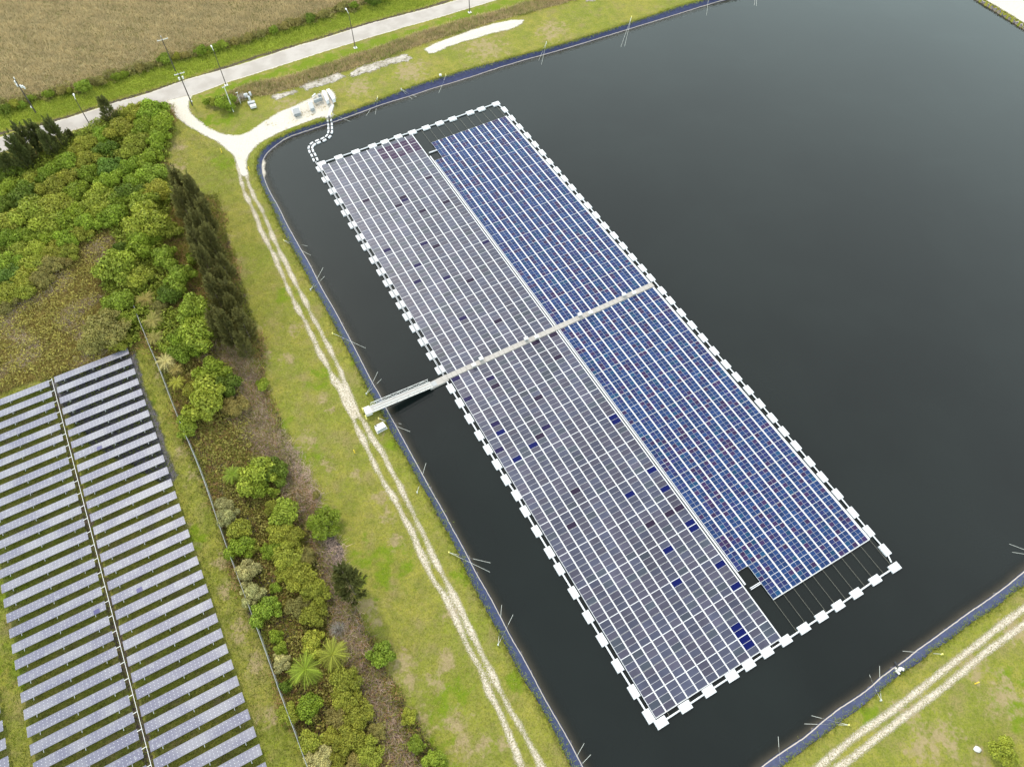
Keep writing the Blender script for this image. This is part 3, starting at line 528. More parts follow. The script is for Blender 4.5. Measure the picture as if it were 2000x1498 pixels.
# ================================================================== gangway
gw = thing('gangway', 'pale grey truss footbridge from the west bank to the solar raft', 'footbridge')
ga, gb_ = P(724, 800, 1.75), P(842.5, 751, .35); ga[:2] += 0; dv = gb_-ga; Lg = np.linalg.norm(dv[:2]); dx = dv/np.linalg.norm(dv); sdn = np.array([-dx[1], dx[0], 0]); sdn /= np.linalg.norm(sdn); upv = np.array([0, 0, 1.])
hw = .62
mb = MB(); mb.hexa([ga-sdn*hw-upv*.1, gb_-sdn*hw-upv*.1, gb_+sdn*hw-upv*.1, ga+sdn*hw-upv*.1], [ga-sdn*hw, gb_-sdn*hw, gb_+sdn*hw, ga+sdn*hw]); mb.build('deck', M['grating'], gw)
nb = 10
for s_ in (-1, 1):
    mb = MB(); o_ = sdn*s_*(hw+.06); H = 1.05
    mb.tube(ga+o_+dx*.5+upv*H, gb_+o_-dx*.3+upv*H, .055); mb.tube(ga+o_, gb_+o_, .07); mb.tube(ga+o_+dx*.5+upv*H*.5, gb_+o_-dx*.3+upv*H*.5, .02, k=4)
    for k in range(nb+1):
        p = ga+(gb_-ga)*((k+.35)/(nb+.7)); mb.tube(p+o_, p+o_+upv*H, .035)
        if k < nb:
            p2 = ga+(gb_-ga)*((k+1.35)/(nb+.7)); mb.tube(*( (p+o_, p2+o_+upv*H) if k % 2 == 0 else (p+o_+upv*H, p2+o_) ), .032)
    mb.build('railing_truss', M['whitemetal'], gw)
mb = MB(); pc = [P(708.7, 796.3, 1.75), P(714.8, 810, 1.75), P(727, 805, 1.75), P(720.5, 791.5, 1.75)]
mb.hexa([p-upv*.75 for p in pc], pc); mb.build('landing', M['concrete'], gw)
mb = MB()
for p in (P(707.5, 797, 2.2), P(713.5, 811.5, 2.2)): mb.tube(p-upv*1.3, p, .11)
mb.build('bollard', M['yellow'], gw)
fd = thing('floating_dock', 'short beige floating dock between the footbridge and the raft', 'dock')
da, db = P(838, 755, -.02), P(873.5, 737.5, .0); d = (db-da); d /= np.linalg.norm(d); nr = np.array([-d[1], d[0], 0])
mb = MB(); mb.hexa([da-nr*.72-upv*.4, db-nr*.72-upv*.4, db+nr*.72-upv*.4, da+nr*.72-upv*.4], [da-nr*.72+upv*.1, db-nr*.72+upv*.1, db+nr*.72+upv*.1, da+nr*.72+upv*.1]); mb.build('deck', M['deck'], fd)
mb = MB(); mb.box((da+d*.9)+upv*.14, (1.3, 1.1, .06), math.atan2(d[1], d[0])); mb.build('landing_plate', M['greymetal'], fd)

# ================================================================== utility cabinet, yard
ub = thing('utility_cabinet', 'low grey metal cabinet on the grass beside the footbridge landing', 'cabinet', tuple(P(742.5, 833.5, GZ)))
cz = [P(731.9, 832, GZ+.8), P(736.8, 842, GZ+.8), P(753.9, 832.6, GZ+.8), P(747.3, 824.4, GZ+.8)]
mb = MB(); mb.hexa([p-upv*.76 for p in cz], cz); mb.build('body', M['greymetal'], ub)
ct = sum(cz)/4; mb = MB(); mb.hexa([ct+(p-ct)*1.06+upv*.003 for p in cz], [ct+(p-ct)*1.06+upv*.07 for p in cz]); mb.build('lid', M['whitemetal'], ub)
mb = MB(); mb.tube(cz[0]*.75+ct*.25+upv*.07, cz[0]*.75+ct*.25+upv*.16, .14, k=10); mb.build('vent', M['blackrub'], ub)
mb = MB(); mb.hexa([ct+(p-ct)*1.18-upv*.82 for p in cz], [ct+(p-ct)*1.18-upv*.70 for p in cz]); mb.build('plinth', M['concrete'], ub)
def quadbox(name, px, z0, z1, m, parent=None, k=1.0):
    top = [P(x, y, z1) for x, y in px]; ct = sum(top)/4; top = [ct+(p-ct)*k for p in top]; mb = MB(); mb.hexa([np.array([p[0], p[1], z0]) for p in top][::1], top); return mb.build(name, M[m], parent)
for nm, px, lab in (('a', [(628.6, 178.5), (637, 197), (642, 193.6), (633.4, 176.9)], 'long white inverter cabinet in the gravel yard, the left one'), ('b', [(637.8, 175.7), (649, 194.5), (654.2, 191.3), (643.4, 174)], 'long white inverter cabinet at the yard edge, the right one')):
    t = thing('inverter_cabinet', lab, 'cabinet', tuple(P(*px[0], GZ)), 'long white cabinets in the yard'); quadbox('body', px, GZ+.35, GZ+1.5, 'white', t); quadbox('roof_sheet', px, GZ+1.503, GZ+1.57, 'white', t, 1.06)
    for e in (.12, .88):
        c0 = P(*px[0], GZ+.2)*(1-e)+P(*px[1], GZ+.2)*e; c1 = P(*px[3], GZ+.2)*(1-e)+P(*px[2], GZ+.2)*e; mb = MB(); mb.tube(c0+(c1-c0)*.15-upv*.15, c0+(c1-c0)*.15+upv*.15, .12); mb.tube(c0+(c1-c0)*.85-upv*.15, c0+(c1-c0)*.85+upv*.15, .12); mb.build('foot', M['greymetal'], t)
for px, m, lab in (([(571.3, 213.7), (574.5, 223.7), (585.7, 220.5), (582.9, 210.5)], 'padgrey', 'square grey transformer box on the white gravel yard'), ([(602.5, 201.3), (606.1, 212.9), (613, 210.9), (609.3, 199.3)], 'greymetal', 'narrow blue grey switch box on the white gravel yard')):
    t = thing('transformer_box', lab, 'transformer', tuple(P(*px[0], GZ))); quadbox('plinth', px, GZ-.02, GZ+.2, 'concrete', t, 1.45); quadbox('body', px, GZ+.204, GZ+1.0, m, t); quadbox('lid', px, GZ+1.003, GZ+1.07, m, t, 1.07)
t = thing('cable_trench_cover', 'pale concrete cable trench leading from the yard to the water', 'trench cover'); mb = MB(); l = [(649, 205), (646, 214), (643.5, 222), (641.5, 230)]
for a, b in zip(l[:-1], l[1:]):
    p, q_ = P(*a, GZ+.3), P(*b, GZ+.3); dd = (q_-p)/np.linalg.norm(q_-p); nn = np.array([-dd[1], dd[0], 0]); mb.hexa([p-nn*.4-upv*.3, q_-dd*.05-nn*.4-upv*.3, q_-dd*.05+nn*.4-upv*.3, p+nn*.4-upv*.3], [p-nn*.4, q_-dd*.05-nn*.4, q_-dd*.05+nn*.4, p+nn*.4])
mb.build('cover_slab', M['concrete'], t)
t = thing('control_rack', 'small grey rack of control boxes between yard cabinets and switch box', 'rack', tuple(P(618, 197, GZ)))
for x, y, s_ in ((616, 198, .9), (621, 196, .7), (626, 194, 1.1), (625, 188, .6)):
    mb = MB(); p = P(x, y, GZ+.8); mb.box(p, (.8, .35, .9), .3); mb.tube(p-upv*.8, p, .05); mb.build('control_box', M['greymetal'], t)
mb = MB(); mb.tube(P(610, 189.5, GZ+.6), P(616, 184, GZ+.6), .22); mb.tube(P(620, 184, GZ), P(620, 184, GZ+1.6), .07); mb.tube(P(624, 180, GZ), P(624, 180, GZ+1.6), .07); mb.build('pipework', M['whitemetal'], t)
t = thing('pump_station', 'small white pump set with tanks beside the green bush', 'pump station', tuple(P(492, 208, GZ)))
mb = MB(); mb.box(P(494.5, 208, GZ+.55), (1.5, .9, .6), .4); mb.build('pump_housing', M['concrete'], t)
mb = MB(); mb.box(P(491, 201, GZ+.5), (1.7, .9, .5), .3); mb.build('valve_box', M['greymetal'], t)
for x, y in ((480, 192), (488, 196.5), (490, 188.5), (483.5, 191)):
    mb = MB(); b = P(x, y, GZ); mb.tube(b, b+upv*1.1, .3, k=10); mb.tube(b+upv*1.1, b+upv*1.3, .3, .1, k=10); mb.build('tank', M['white'], t)
for x, y in ((490, 213), (498.5, 212)):
    mb = MB(); b = P(x, y, GZ); mb.tube(b, b+upv*.8, .09); mb.build('leg', M['blackrub'], t)

# ================================================================== poles
def pole_base(name, b, h, r, label, cat, group, m):
    B = P(*b, GZ); t = thing(name, label, cat, tuple(B), group); mb = MB(); mb.tube(B-upv*.3, B+upv*h, r, r*.6, k=8); mb.build('pole_shaft', M[m], t); return t, B
def crossarm(t, B, z, L_, ang, n_ins=3):
    a = np.array([math.cos(ang), math.sin(ang), 0]); c = B+upv*z+np.array([0, .16, 0]); mb = MB(); mb.box(c, (L_, .13, .14), ang); arm = mb.build('crossarm', M['concrete'], t)
    for k in range(n_ins):
        p = c+a*L_*(-.45+.9*k/max(n_ins-1, 1)); mb = MB(); mb.tube(p+upv*.07, p+upv*.32, .07, .04); mb.build('insulator', M['white'], t)
RA = math.atan2(*(P(500, 132)-P(112, 247))[1::-1])
t, B = pole_base('utility_pole', (376, 206.5), 9.0, .17, 'dark utility pole with crossarm standing where the gravel drive meets the road', 'utility pole', 'utility poles along the road', 'wood'); crossarm(t, B, 8.75, 2.5, RA, 4)
for s_ in (-.45, .45):
    mb = MB(); p = B+upv*7.7+np.array([math.cos(RA), math.sin(RA), 0])*s_; mb.tube(p-upv*.35, p+upv*.3, .2, k=10); mb.build('transformer_can', M['whitemetal'], t)
mb = MB(); mb.box(B+upv*1.2+np.array([.25, 0, 0]), (.25, .2, .45)); mb.build('meter_box', M['whitemetal'], t)
t, B = pole_base('utility_pole', (343, 140), 9.7, .15, 'utility pole with long white crossarm standing in weeds across the road', 'utility pole', 'utility poles along the road', 'wood'); crossarm(t, B, 8.75, 2.7, RA, 3)
mb = MB(); mb.tube(B+upv*8.7, B+upv*9.9, .09); mb.build('pole_top_bracket', M['white'], t)
t, B = pole_base('utility_pole', (70, 220.5), 9.3, .18, 'leftmost utility pole with white transformer cans beside the marsh', 'utility pole', 'utility poles along the road', 'wood')
for k, (a, b, z) in enumerate(((.75, .1, 7.3), (.95, .1, 7.0), (.55, -.2, 7.6), (-.35, 0, 7.7), (-.3, 0, 8.6))):
    mb = MB(); p = B+np.array([a, b, z]); mb.tube(p-upv*.3, p+upv*.3, .19, k=10); mb.tube(p, B+np.array([0, 0, z]), .04, k=4); mb.build('transformer_can', M['whitemetal'], t)
mb = MB(); mb.tube(B+upv*9.2, B+upv*9.9, .1); mb.build('pole_top_insulator', M['white'], t); mb = MB(); mb.box(B+upv*1.6-np.array([.25, 0, 0]), (.3, .25, .5)); mb.build('meter_box', M['whitemetal'], t)
t, B = pole_base('utility_pole', (456, 219), 7.2, .14, 'pale concrete utility pole rising from the bush by the drive', 'utility pole', 'utility poles along the road', 'concrete'); crossarm(t, B, 7.0, 1.3, RA+.4, 2)
t, B = pole_base('utility_pole', (470.5, 204), 3.4, .09, 'short pale post between the bush and the white pump set', 'post', None, 'concrete')
mb = MB(); mb.box(B+upv*3.3, (.5, .12, .12), RA); mb.build('bracket', M['whitemetal'], t)
for b, h, lab in (((176.5, 246), 7.4, 'slender street lamp at the road edge beside the thicket'), ((442, 167), 9.6, 'slender street lamp behind the pale concrete pole'), ((694, 94), 9.6, 'slender street lamp at the road edge midway along the straight'), ((917.5, 25), 9.6, 'slender street lamp at the top edge of the photo'), ((-45, 305), 8, 'slender street lamp left of the dark pines')):
    if b[0] < 0: continue
    t, B = pole_base('street_lamp', b, h, .12, lab, 'street lamp', 'street lamps along the road', 'wood'); nrm = np.array([-math.sin(RA), math.cos(RA), 0])
    mb = MB(); mb.path([B+upv*(h-.3), B+upv*(h+.1)+nrm*.6, B+upv*(h+.25)+nrm*1.5], .05); mb.build('lamp_arm', M['whitemetal'], t)
    mb = MB(); mb.box(B+upv*(h+.22)+nrm*1.75, (.3, .75, .16), RA); mb.build('lamp_head', M['white'], t); mb = MB(); mb.box(B+upv*.02, (.9, .9, .12), RA); mb.build('footing', M['concrete'], t)
# ================================================================== mooring anchors
AN = [((1233, 36), [((1212.5, 93), .9), ((1220, 91), .9)], 'north', ''), ((1067, 86), [((1052, 119), .9), ((1057.5, 127), .9)], 'north', ''), ((1384, -6), [((1379.8, 31), .9)], 'north', ''), ((1478, -30), [((1473, 12), .8), ((1477.3, 13), .8)], 'north', ''),
      ((871, 149), [((857, 182), .45)], 'north', ''), ((784, 177), [((813.5, 190), .4), ((805, 194), .25)], 'north', ''), ((738, 192), [((715, 227), .5), ((733, 224), .35)], 'north', ''), ((648, 225), [((684, 238), 1.0)], 'north', ''),
      ((555, 472), [((601, 481), .22), ((607, 499), .45)], 'west', ''), ((607, 568), [((631, 523), .6), ((634, 540), .3)], 'west', ''), ((650, 653), [((714, 680), .97)], 'west', ''), ((716, 771), [((738, 726), .45), ((745, 740), .3)], 'west', ''), ((740, 819), [((784, 828), .12), ((801, 843), .42)], 'west', ''),
      ((815, 963), [((832, 904), .42)], 'west', ''), ((877, 1080), [((957, 1117), .95), ((958, 1099), .42)], 'west', ''), ((973, 1260), [((979.8, 1181), .38), ((1002, 1200), .32)], 'west', ''), ((1090, 1540), [((1141, 1451), .35), ((1154, 1473), .25)], 'west', ''),
      ((1525, 1520), [((1520, 1438), .25)], 'south', ''), ((1656, 1416), [((1571, 1413), .3), ((1585, 1397), .28)], 'south', ''), ((1719, 1368), [((1718, 1300), .32), ((1698, 1317), .1)], 'south', ''), ((1838, 1278), [((1763, 1271), .3)], 'south', ''), ((2040, 1088), [((1971, 1062), .6), ((1977, 1078), .6)], 'south', '')]
cnt = {}
LABS = ['anchor post with two long ropes, second from the right on the north bank', 'anchor post with two ropes, third from the right on the north bank', 'anchor post whose rope enters the pond at the top edge', 'anchor ropes crossing the top edge of the photo', 'single rope anchor post on the north bank beside a small white box', 'short yellow anchor post on the north bank nearest the bank weeds', 'yellow anchor post with splayed ropes, nearest north bank post to the yard', 'timber boom anchor beside the floating cable line',
        'anchor post on the west bank, first below the pond corner', 'anchor post on the west bank, second below the pond corner', 'anchor post with one long straight rope above the footbridge', 'anchor post on the west bank just above the footbridge', 'anchor post on the west bank between footbridge and cabinet', 'anchor post on the west bank, first below the cabinet', 'anchor post with two crossing ropes, second below the cabinet', 'anchor post on the west bank, third below the cabinet', 'anchor ropes in the water at the bottom edge, west bank',
        'upright anchor rope at the bottom edge beside the south bank', 'anchor post on the south bank nearest the bottom edge', 'anchor post with splayed legs left of the broken inlet pipe', 'anchor post right of the broken inlet pipe on the south bank', 'pair of anchor ropes at the right edge of the photo']
for i, (b, rp_, sd__, _) in enumerate(AN):
    B = P(*b, GZ); t = thing('mooring_anchor', LABS[i], 'anchor', tuple(B), 'mooring anchors round the pond')
    mb = MB(); mb.tube(B-upv*.1, B+upv*.45, .10); mb.tube(B+upv*.45, B+upv*.6, .14, .08); mb.build('post', M['yellow'] if i % 2 == 0 or i in (7,) else M['rope'], t)
    for (e, fr) in rp_:
        E_ = P(*e, WZ+.06); st = B+upv*.4; mb = MB()
        if fr > .85: mb.tube(st, E_, .027, k=5)
        else:
            A_ = P(*(np.array(e)+(np.array(b)-np.array(e))*fr), WZ+.06); mb.tube(A_, E_, .03, k=5)
            dd = (E_-st); dd /= np.linalg.norm(dd); mb.tube(st, st+dd*1.7-upv*.18, .028, k=5); mb.tube(st+dd*1.7-upv*.18, A_, .007, k=4)
        mb.build('rope', M['rope'], t)
t = thing('inlet_pipe', 'broken black inlet pipe with pale rubble on the south liner', 'pipe', tuple(P(1757, 1307, .4)))
mb = MB(); mb.tube(P(1748, 1293, WZ+.1), P(1757, 1309, .75), .18, k=10); mb.build('pipe', M['blackrub'], t)
for x, y, z, s_ in ((1757, 1307, .75, .45), (1752, 1311, .6, .35), (1762, 1306, .9, .4), (1755, 1314, .8, .3), (1750, 1305, .4, .25)):
    mb = MB(); mb.box(P(x, y, z), (s_*1.3, s_, s_*.6), x); mb.build('rubble_block', M['concrete'], t)
t = thing('junction_box', 'small pale box on the north bank beside the single rope anchor', 'box', tuple(P(860, 148, GZ))); mb = MB(); mb.box(P(860, 147, GZ+.5), (.55, .4, .45), .3); mb.build('box_body', M['whitemetal'], t); mb = MB(); mb.tube(P(860, 149.5, GZ), P(860, 149.5, GZ+.4), .06); mb.build('leg', M['greymetal'], t)
for (x, y), lab in (((433.5, 299), 'yellow marker post in grass left of the gravel drive fork'), ((487.5, 334), 'yellow marker post between track and liner at pond corner'), ((693, 885), 'yellow marker post in grass left of the track below the cabinet'), ((1904, 1335), 'yellow marker post in grass at lower right'), ((653.5, 202), 'yellow marker post beside the long white cabinets')):
    B = P(x, y, GZ); t = thing('marker_post', lab, 'marker', tuple(B), 'yellow marker posts'); mb = MB(); mb.tube(B-upv*.1, B+upv*1.15, .075, k=6); mb.build('post', M['ochre'], t); mb = MB(); mb.tube(B+upv*1.155, B+upv*1.2, .09, .05, k=6); mb.build('cap', M['ochre'], t)
t = thing('boulder', 'pale limestone boulder on bare soil beside the lower right bush', 'boulder', tuple(P(1908, 1463, GZ)))
a_ = rng.normal(size=(60, 3)); a_ /= np.linalg.norm(a_, axis=1)[:, None]; import bmesh
bm = bmesh.new(); [bm.verts.new(v*np.array([.55, .45, .3])*rng.uniform(.85, 1.1)+np.array([0, 0, .15])) for v in a_]; bmesh.ops.convex_hull(bm, input=bm.verts); me = bpy.data.meshes.new('rock'); bm.to_mesh(me); me.materials.append(M['concrete']); o = bpy.data.objects.new('rock', me); COL.objects.link(o); o.parent = t
# ================================================================== ground-mounted solar rows
n = N('ground_panel_glass'); tcn = n.t.nodes.new('ShaderNodeTexCoord').outputs['Object']; sx = n.t.nodes.new('ShaderNodeSeparateXYZ'); n.l(tcn, sx.inputs[0])
def dots(a, per, off):
    f = n.math('FRACT', n.math('ADD', n.math('DIVIDE', a, per), off)); return n.math('ABSOLUTE', n.math('SUBTRACT', f, .5))
dx_ = n.math('MULTIPLY', dots(sx.outputs[0], .56, 0), .56); dy_ = n.math('MULTIPLY', dots(sx.outputs[1], .49, .5), .49)
dd_ = n.math('SQRT', n.math('ADD', n.math('MULTIPLY', dx_, dx_), n.math('MULTIPLY', dy_, dy_)))
oi = n.t.nodes.new('ShaderNodeObjectInfo')
pn = n.t.nodes.new('ShaderNodeVectorMath'); pn.operation = 'ADD'; n.l(n.pos, pn.inputs[0]); vs_ = n.t.nodes.new('ShaderNodeVectorMath'); vs_.operation = 'SCALE'; n.l(oi.outputs['Random'], vs_.inputs['Scale']); vs_.inputs[0].default_value = (7, 13, 0); n.l(vs_.outputs[0], pn.inputs[1])
c = n.mix(n.noise(.22, 4, .6, vec=pn.outputs[0], lo=.35, hi=.68), (.078, .080, .122), (.135, .136, .165)); c = n.mix(n.noise(1.6, 4, .7, lo=.55, hi=.75), c, (.19, .195, .23))
c = n.mix(n.ramp(dd_, .035, .065, 1, 0), c, (.36, .37, .41))
M['gpanel'] = n.done(c, .4, .3, ior=1.5)
PW, TILT = 1.62, math.radians(6)
def proto_table(L_):
    ca, sa = math.cos(TILT), math.sin(TILT); h = .75
    b = np.array([[-L_/2, -PW/2], [L_/2, -PW/2], [L_/2, PW/2], [-L_/2, PW/2]])
    def T(x, y, z): return (x, y*ca+z*sa, h-y*sa+z*ca)     # the edge away from the sun is high
    mb = MB(); mb.hexa([T(x, y, -.04) for x, y in b], [T(x, y, 0) for x, y in b]); p = mb.build('panel_board', M['gpanel'], None)
    kids = [p]
    for k in range(3):
        x = -L_/2+L_*(.12+.38*k); mb = MB(); mb.tube((x, .1, -.1), T(x, .3, -.13), .04); mb.tube((x, -.35, -.1), T(x, -.45, -.13), .04); mb.tube(T(x, PW/2, -.07), T(x, -PW/2-.42, -.07), .045, k=4); kids.append(mb.build('support_post', M['greymetal'], None))
    return kids
AX = E1; AY = E2
def efr(x, y, z=1.6): p = P(x, y, z)[:2]; return p@E1, p@E2
r0 = efr(246.4, 681, GZ+.9); r31 = efr(509, 1450, GZ+.9); pitch = (r31[1]-r0[1])/30; l0 = efr(103.7, 736.6, GZ+.9); e_r = (r0[0]+r31[0])/2; e_l = l0[0]; lr = efr(94.6, 741.9, GZ+.9); ll = (efr(44, 1382, GZ+.9)[0]+efr(62.6, 1486, GZ+.9)[0])/2; l3 = efr(15, 1475, GZ+.9)[0]
proto = {}
sides = {'R': ('right-hand block', e_l+.1, e_r, -1, 32, 0.), 'L': ('middle block', ll, lr[0]-.05, -1, 34, lr[1]-l0[1]), 'F': ('left edge block', l3-14, l3, 17, 33, (efr(15, 1475, GZ+.9)[1]-r0[1]) % pitch)}
for sk, (bn, ea, eb, k0, k1, off) in sides.items():
    L_ = eb-ea; kids = proto_table(L_)
    for k in range(max(k0, 0), k1):
        v = r0[1]+PW/2*.97+k*pitch+(off if sk != 'F' else off-0)
        cx = E1*(ea+eb)/2+E2*v
        o = bpy.data.objects.new('solar_table', None); COL.objects.link(o); o.location = (cx[0], cx[1], GZ+.15); o.rotation_euler = (math.radians(rng.normal(0, .25)), math.radians(rng.normal(0, .12)), ANG)
        if sk == 'F': lab = f"solar table at the left edge of the photo, {ORD[k-k0+1]} one down"; 
        else: lab = f"long tilted solar table, {ORD[k+1]} from the top in the {bn}"
        if sk == 'R' and k in (7, 18): lab += ' with one blue panel'
        tag(o, lab, 'solar table', 'solar tables on the ground west of the fence')
        for kd in kids: c_ = kd.copy(); COL.objects.link(c_); c_.parent = o; c_.matrix_parent_inverse = Matrix.Identity(4)
        blue = {('R', 7): (.31,), ('R', 18): (.31,), ('L', 18): (.9,)}.get((sk, k))
        if blue:
            mb = MB(); ca, sa = math.cos(TILT), math.sin(TILT); x = -L_/2+L_*blue[0]; mb.hexa([(a, b*ca+.0, .75-b*sa+.002) for a, b in ((x-.45, -.75), (x+.45, -.75), (x+.45, .0), (x-.45, .0))], [(a, b*ca+.0, .75-b*sa+.03) for a, b in ((x-.45, -.75), (x+.45, -.75), (x+.45, .0), (x-.45, .0))]); bp = mb.build('blue_panel', plain('blue_replacement_panel', (.02, .022, .095), .3, .1, 2), None); bp.parent = o; bp['label'] = 'single dark blue replacement panel'
    for kd in kids: bpy.data.objects.remove(kd)
# cable tray between the two blocks
t = thing('cable_tray', 'thin white conduit with short side branches between two blocks of solar tables', 'conduit')
xe = e_l-.28; mb = MB(); v0_, v1_ = r0[1]+.2, r31[1]+6
a, b = E1*xe+E2*v0_, E1*xe+E2*v1_; mb.tube((a[0], a[1], GZ+.95), (b[0], b[1], GZ+.95), .04); mb.build('conduit', M['whitemetal'], t)
for k in range(33):
    v = r0[1]+.55+k*pitch; a = E1*xe+E2*v; b = E1*(lr[0]-.1)+E2*(v+.02); mb = MB(); mb.tube((a[0], a[1], GZ+.95), (b[0], b[1], GZ+.85), .06); mb.build('side_branch', M['whitemetal'], t)
# ================================================================== fence
n = N('chain_link_mesh'); n.alpha(n.math('ADD', .42, n.math('MULTIPLY', n.noise(30, 2), .16))); M['link'] = n.done((.40, .41, .42), .6, .3)
def fence(px, label):
    pts = chaikin(PL(px)); t = thing('chain_link_fence', label, 'fence', (*pts[0], GZ)); H = 1.75
    seg = np.linalg.norm(np.diff(pts, axis=0), axis=1); cs = np.concatenate([[0], np.cumsum(seg)]); ss = np.arange(0, cs[-1], 3.0); pp = np.column_stack([np.interp(ss, cs, pts[:, 0]), np.interp(ss, cs, pts[:, 1])])
    V = np.vstack([np.column_stack([pp, np.full(len(pp), GZ+.05)]), np.column_stack([pp, np.full(len(pp), GZ+H)])]); m_ = len(pp); Fz = np.array([(i, i+1, m_+i+1, m_+i) for i in range(m_-1)])
    o = mesh('wire_mesh', V-np.array([*pts[0], GZ]), Fz, [M['link']]); o.parent = t
    mb = MB(); mb.path([np.array([*p, GZ+H]) for p in pp], .032, 6); mb.build('top_rail', M['greymetal'], t)
    for p in pp: mb = MB(); mb.tube((p[0], p[1], GZ-.1), (p[0], p[1], GZ+H+.05), .04); mb.build('fence_post', M['greymetal'], t)
fence([(268, 608), (280, 640), (302, 695), (318, 730), (345, 803), (372, 865), (402, 938), (418, 985), (440, 1050), (462, 1110), (485, 1170), (505, 1225), (530, 1292), (553, 1360), (573, 1410), (590, 1458), (606, 1500), (620, 1540)], 'long chain link fence between the solar tables and the overgrown ditch')
fence([(208, 415), (217, 437), (227, 464)], 'short stretch of chain link fence emerging from the thicket')

# ================================================================== vegetation
def leafmat(name, a, b, rough=.7, trans=.0):
    n = N(name); oi = n.t.nodes.new('ShaderNodeObjectInfo'); tn = n.attr('tone'); c = n.mix(tn, a, b); c = n.mul(c, oi.outputs['Color']); m = n.done(c, rough, .2)
    tl = n.t.nodes.new('ShaderNodeBsdfTranslucent'); n.l(c, tl.inputs['Color']); ms = n.t.nodes.new('ShaderNodeMixShader'); ms.inputs[0].default_value = .22
    n.l(n.b.outputs[0], ms.inputs[1]); n.l(tl.outputs[0], ms.inputs[2]); n.l(ms.outputs[0], n.out.inputs['Surface']); return m
M['leaf'] = leafmat('leaf_foliage', (.80, .78, .75), (1.62, 1.5, 1.25)); M['reedm'] = leafmat('reed_blades', (.7, .7, .7), (1.4, 1.35, 1.3)); M['twigm'] = leafmat('bare_twigs', (.45, .42, .42), (1.35, 1.35, 1.3))
def rand_dirs(k, up=-.1):
    v = rng.normal(size=(k*3, 3)); v /= np.linalg.norm(v, axis=1)[:, None]; return v[v[:, 2] > up][:k]
def leaf_quads(C, Nn, size, asp=1.6, jit=.7):
    k = len(C); Nn = Nn+rng.normal(size=(k, 3))*jit; Nn /= np.linalg.norm(Nn, axis=1)[:, None]
    t = np.cross(Nn, rng.normal(size=(k, 3))); t /= np.linalg.norm(t, axis=1)[:, None]; b = np.cross(Nn, t); s = (size*rng.uniform(.65, 1.35, k))[:, None]
    t = t*s*.5*asp; b = b*s*.5
    V = np.stack([C-t, C+b*.9, C+t, C-b*.9], 1).reshape(-1, 3); return V, np.arange(4*k).reshape(k, 4)
def crown_mesh(name, blobs, leaves, size, squash=.75, mat='leaf', lo=.0, asp=1.6):
    leaves = int(leaves*1.25)
    B = []; 
    for i in range(blobs):
        a = rng.uniform(0, 2*math.pi); rr = math.sqrt(rng.uniform(0, 1))*.78; z = .32+.44*(1-rr**2)*rng.uniform(.65, 1.1); B.append((rr*math.cos(a), rr*math.sin(a), z, rng.uniform(.16, .40)*(1.0-.25*rr)))
    B.append((0, 0, .45, .5)); Cs, Ns, T = [], [], []; tot = sum(b[3]**2 for b in B)
    for b in B:
        k = int(leaves*b[3]**2/tot); d = rand_dirs(k, -.35); k = len(d); r = b[3]*(rng.uniform(.62, 1.1, k)+(rng.random(k) < .12)*rng.uniform(.05, .3, k))[:, None]; c = np.array(b[:3])+d*r*[1, 1, squash+.1]; Cs.append(c); Ns.append(d); T.append(np.clip(rng.normal(.45, .22, k)+rng.normal(0, .12), 0, 1))
    C, Nn, T = np.vstack(Cs), np.vstack(Ns), np.concatenate(T); ok = C[:, 2] > lo
    for b in B:        # hollow: drop leaves well inside another clump
        d = np.linalg.norm((C-np.array(b[:3]))/[1, 1, squash+.1], axis=1); ok &= ~(d < b[3]*.62)
    C, Nn, T = C[ok], Nn[ok], T[ok]; V, Fz = leaf_quads(C, Nn, np.full(len(C), size), asp)
    return mesh(name, V, Fz, [M[mat]], attrs=dict(tone=np.repeat(T, 4)), link=False)
def conifer_mesh(name, plumes, per, lean):
    Cs, Ts = [], []; V = []; F = []
    for i in range(plumes):
        z0 = rng.uniform(.02, .82); a = rng.uniform(0, 2*math.pi); R0 = (1-z0)**.75*.55; base = np.array([math.cos(a)*R0*.35+lean*z0*.3, math.sin(a)*R0*.35, z0]); d = np.array([math.cos(a)*R0*1.0+lean*.25, math.sin(a)*R0*1.0, .17+.1*rng.random()]); tone = np.clip(rng.normal(.4, .2), 0, 1)
        t = rng.uniform(0, 1, per)**.7; c = base+np.outer(t, d)+rng.normal(size=(per, 3))*np.array([.07, .07, .016])*(1.15-t[:, None]); Cs.append((c, np.tile(d/np.linalg.norm(d), (per, 1)), tone+.35*(t-.5)))
    for c, d, tn in Cs:
        k = len(c); s = np.cross(d+rng.normal(size=(k, 3))*.35, rng.normal(size=(k, 3))); s /= np.linalg.norm(s, axis=1)[:, None]; d2 = d*[1, 1, .34]+rng.normal(size=(k, 3))*[.35, .35, .06]; L_ = rng.uniform(.08, .17, k)[:, None]; w_ = .016
        V.append(np.stack([c-s*w_*.7, c+d2*L_*.5-s*w_, c+d2*L_, c+d2*L_*.5+s*w_], 1).reshape(-1, 3)); Ts.append(np.clip(tn+rng.normal(0, .12, k), 0, 1))
    V = np.vstack(V); T = np.concatenate(Ts); return mesh(name, V, np.arange(len(V)).reshape(-1, 4), [M['leaf']], attrs=dict(tone=np.repeat(T, 4)), link=False)
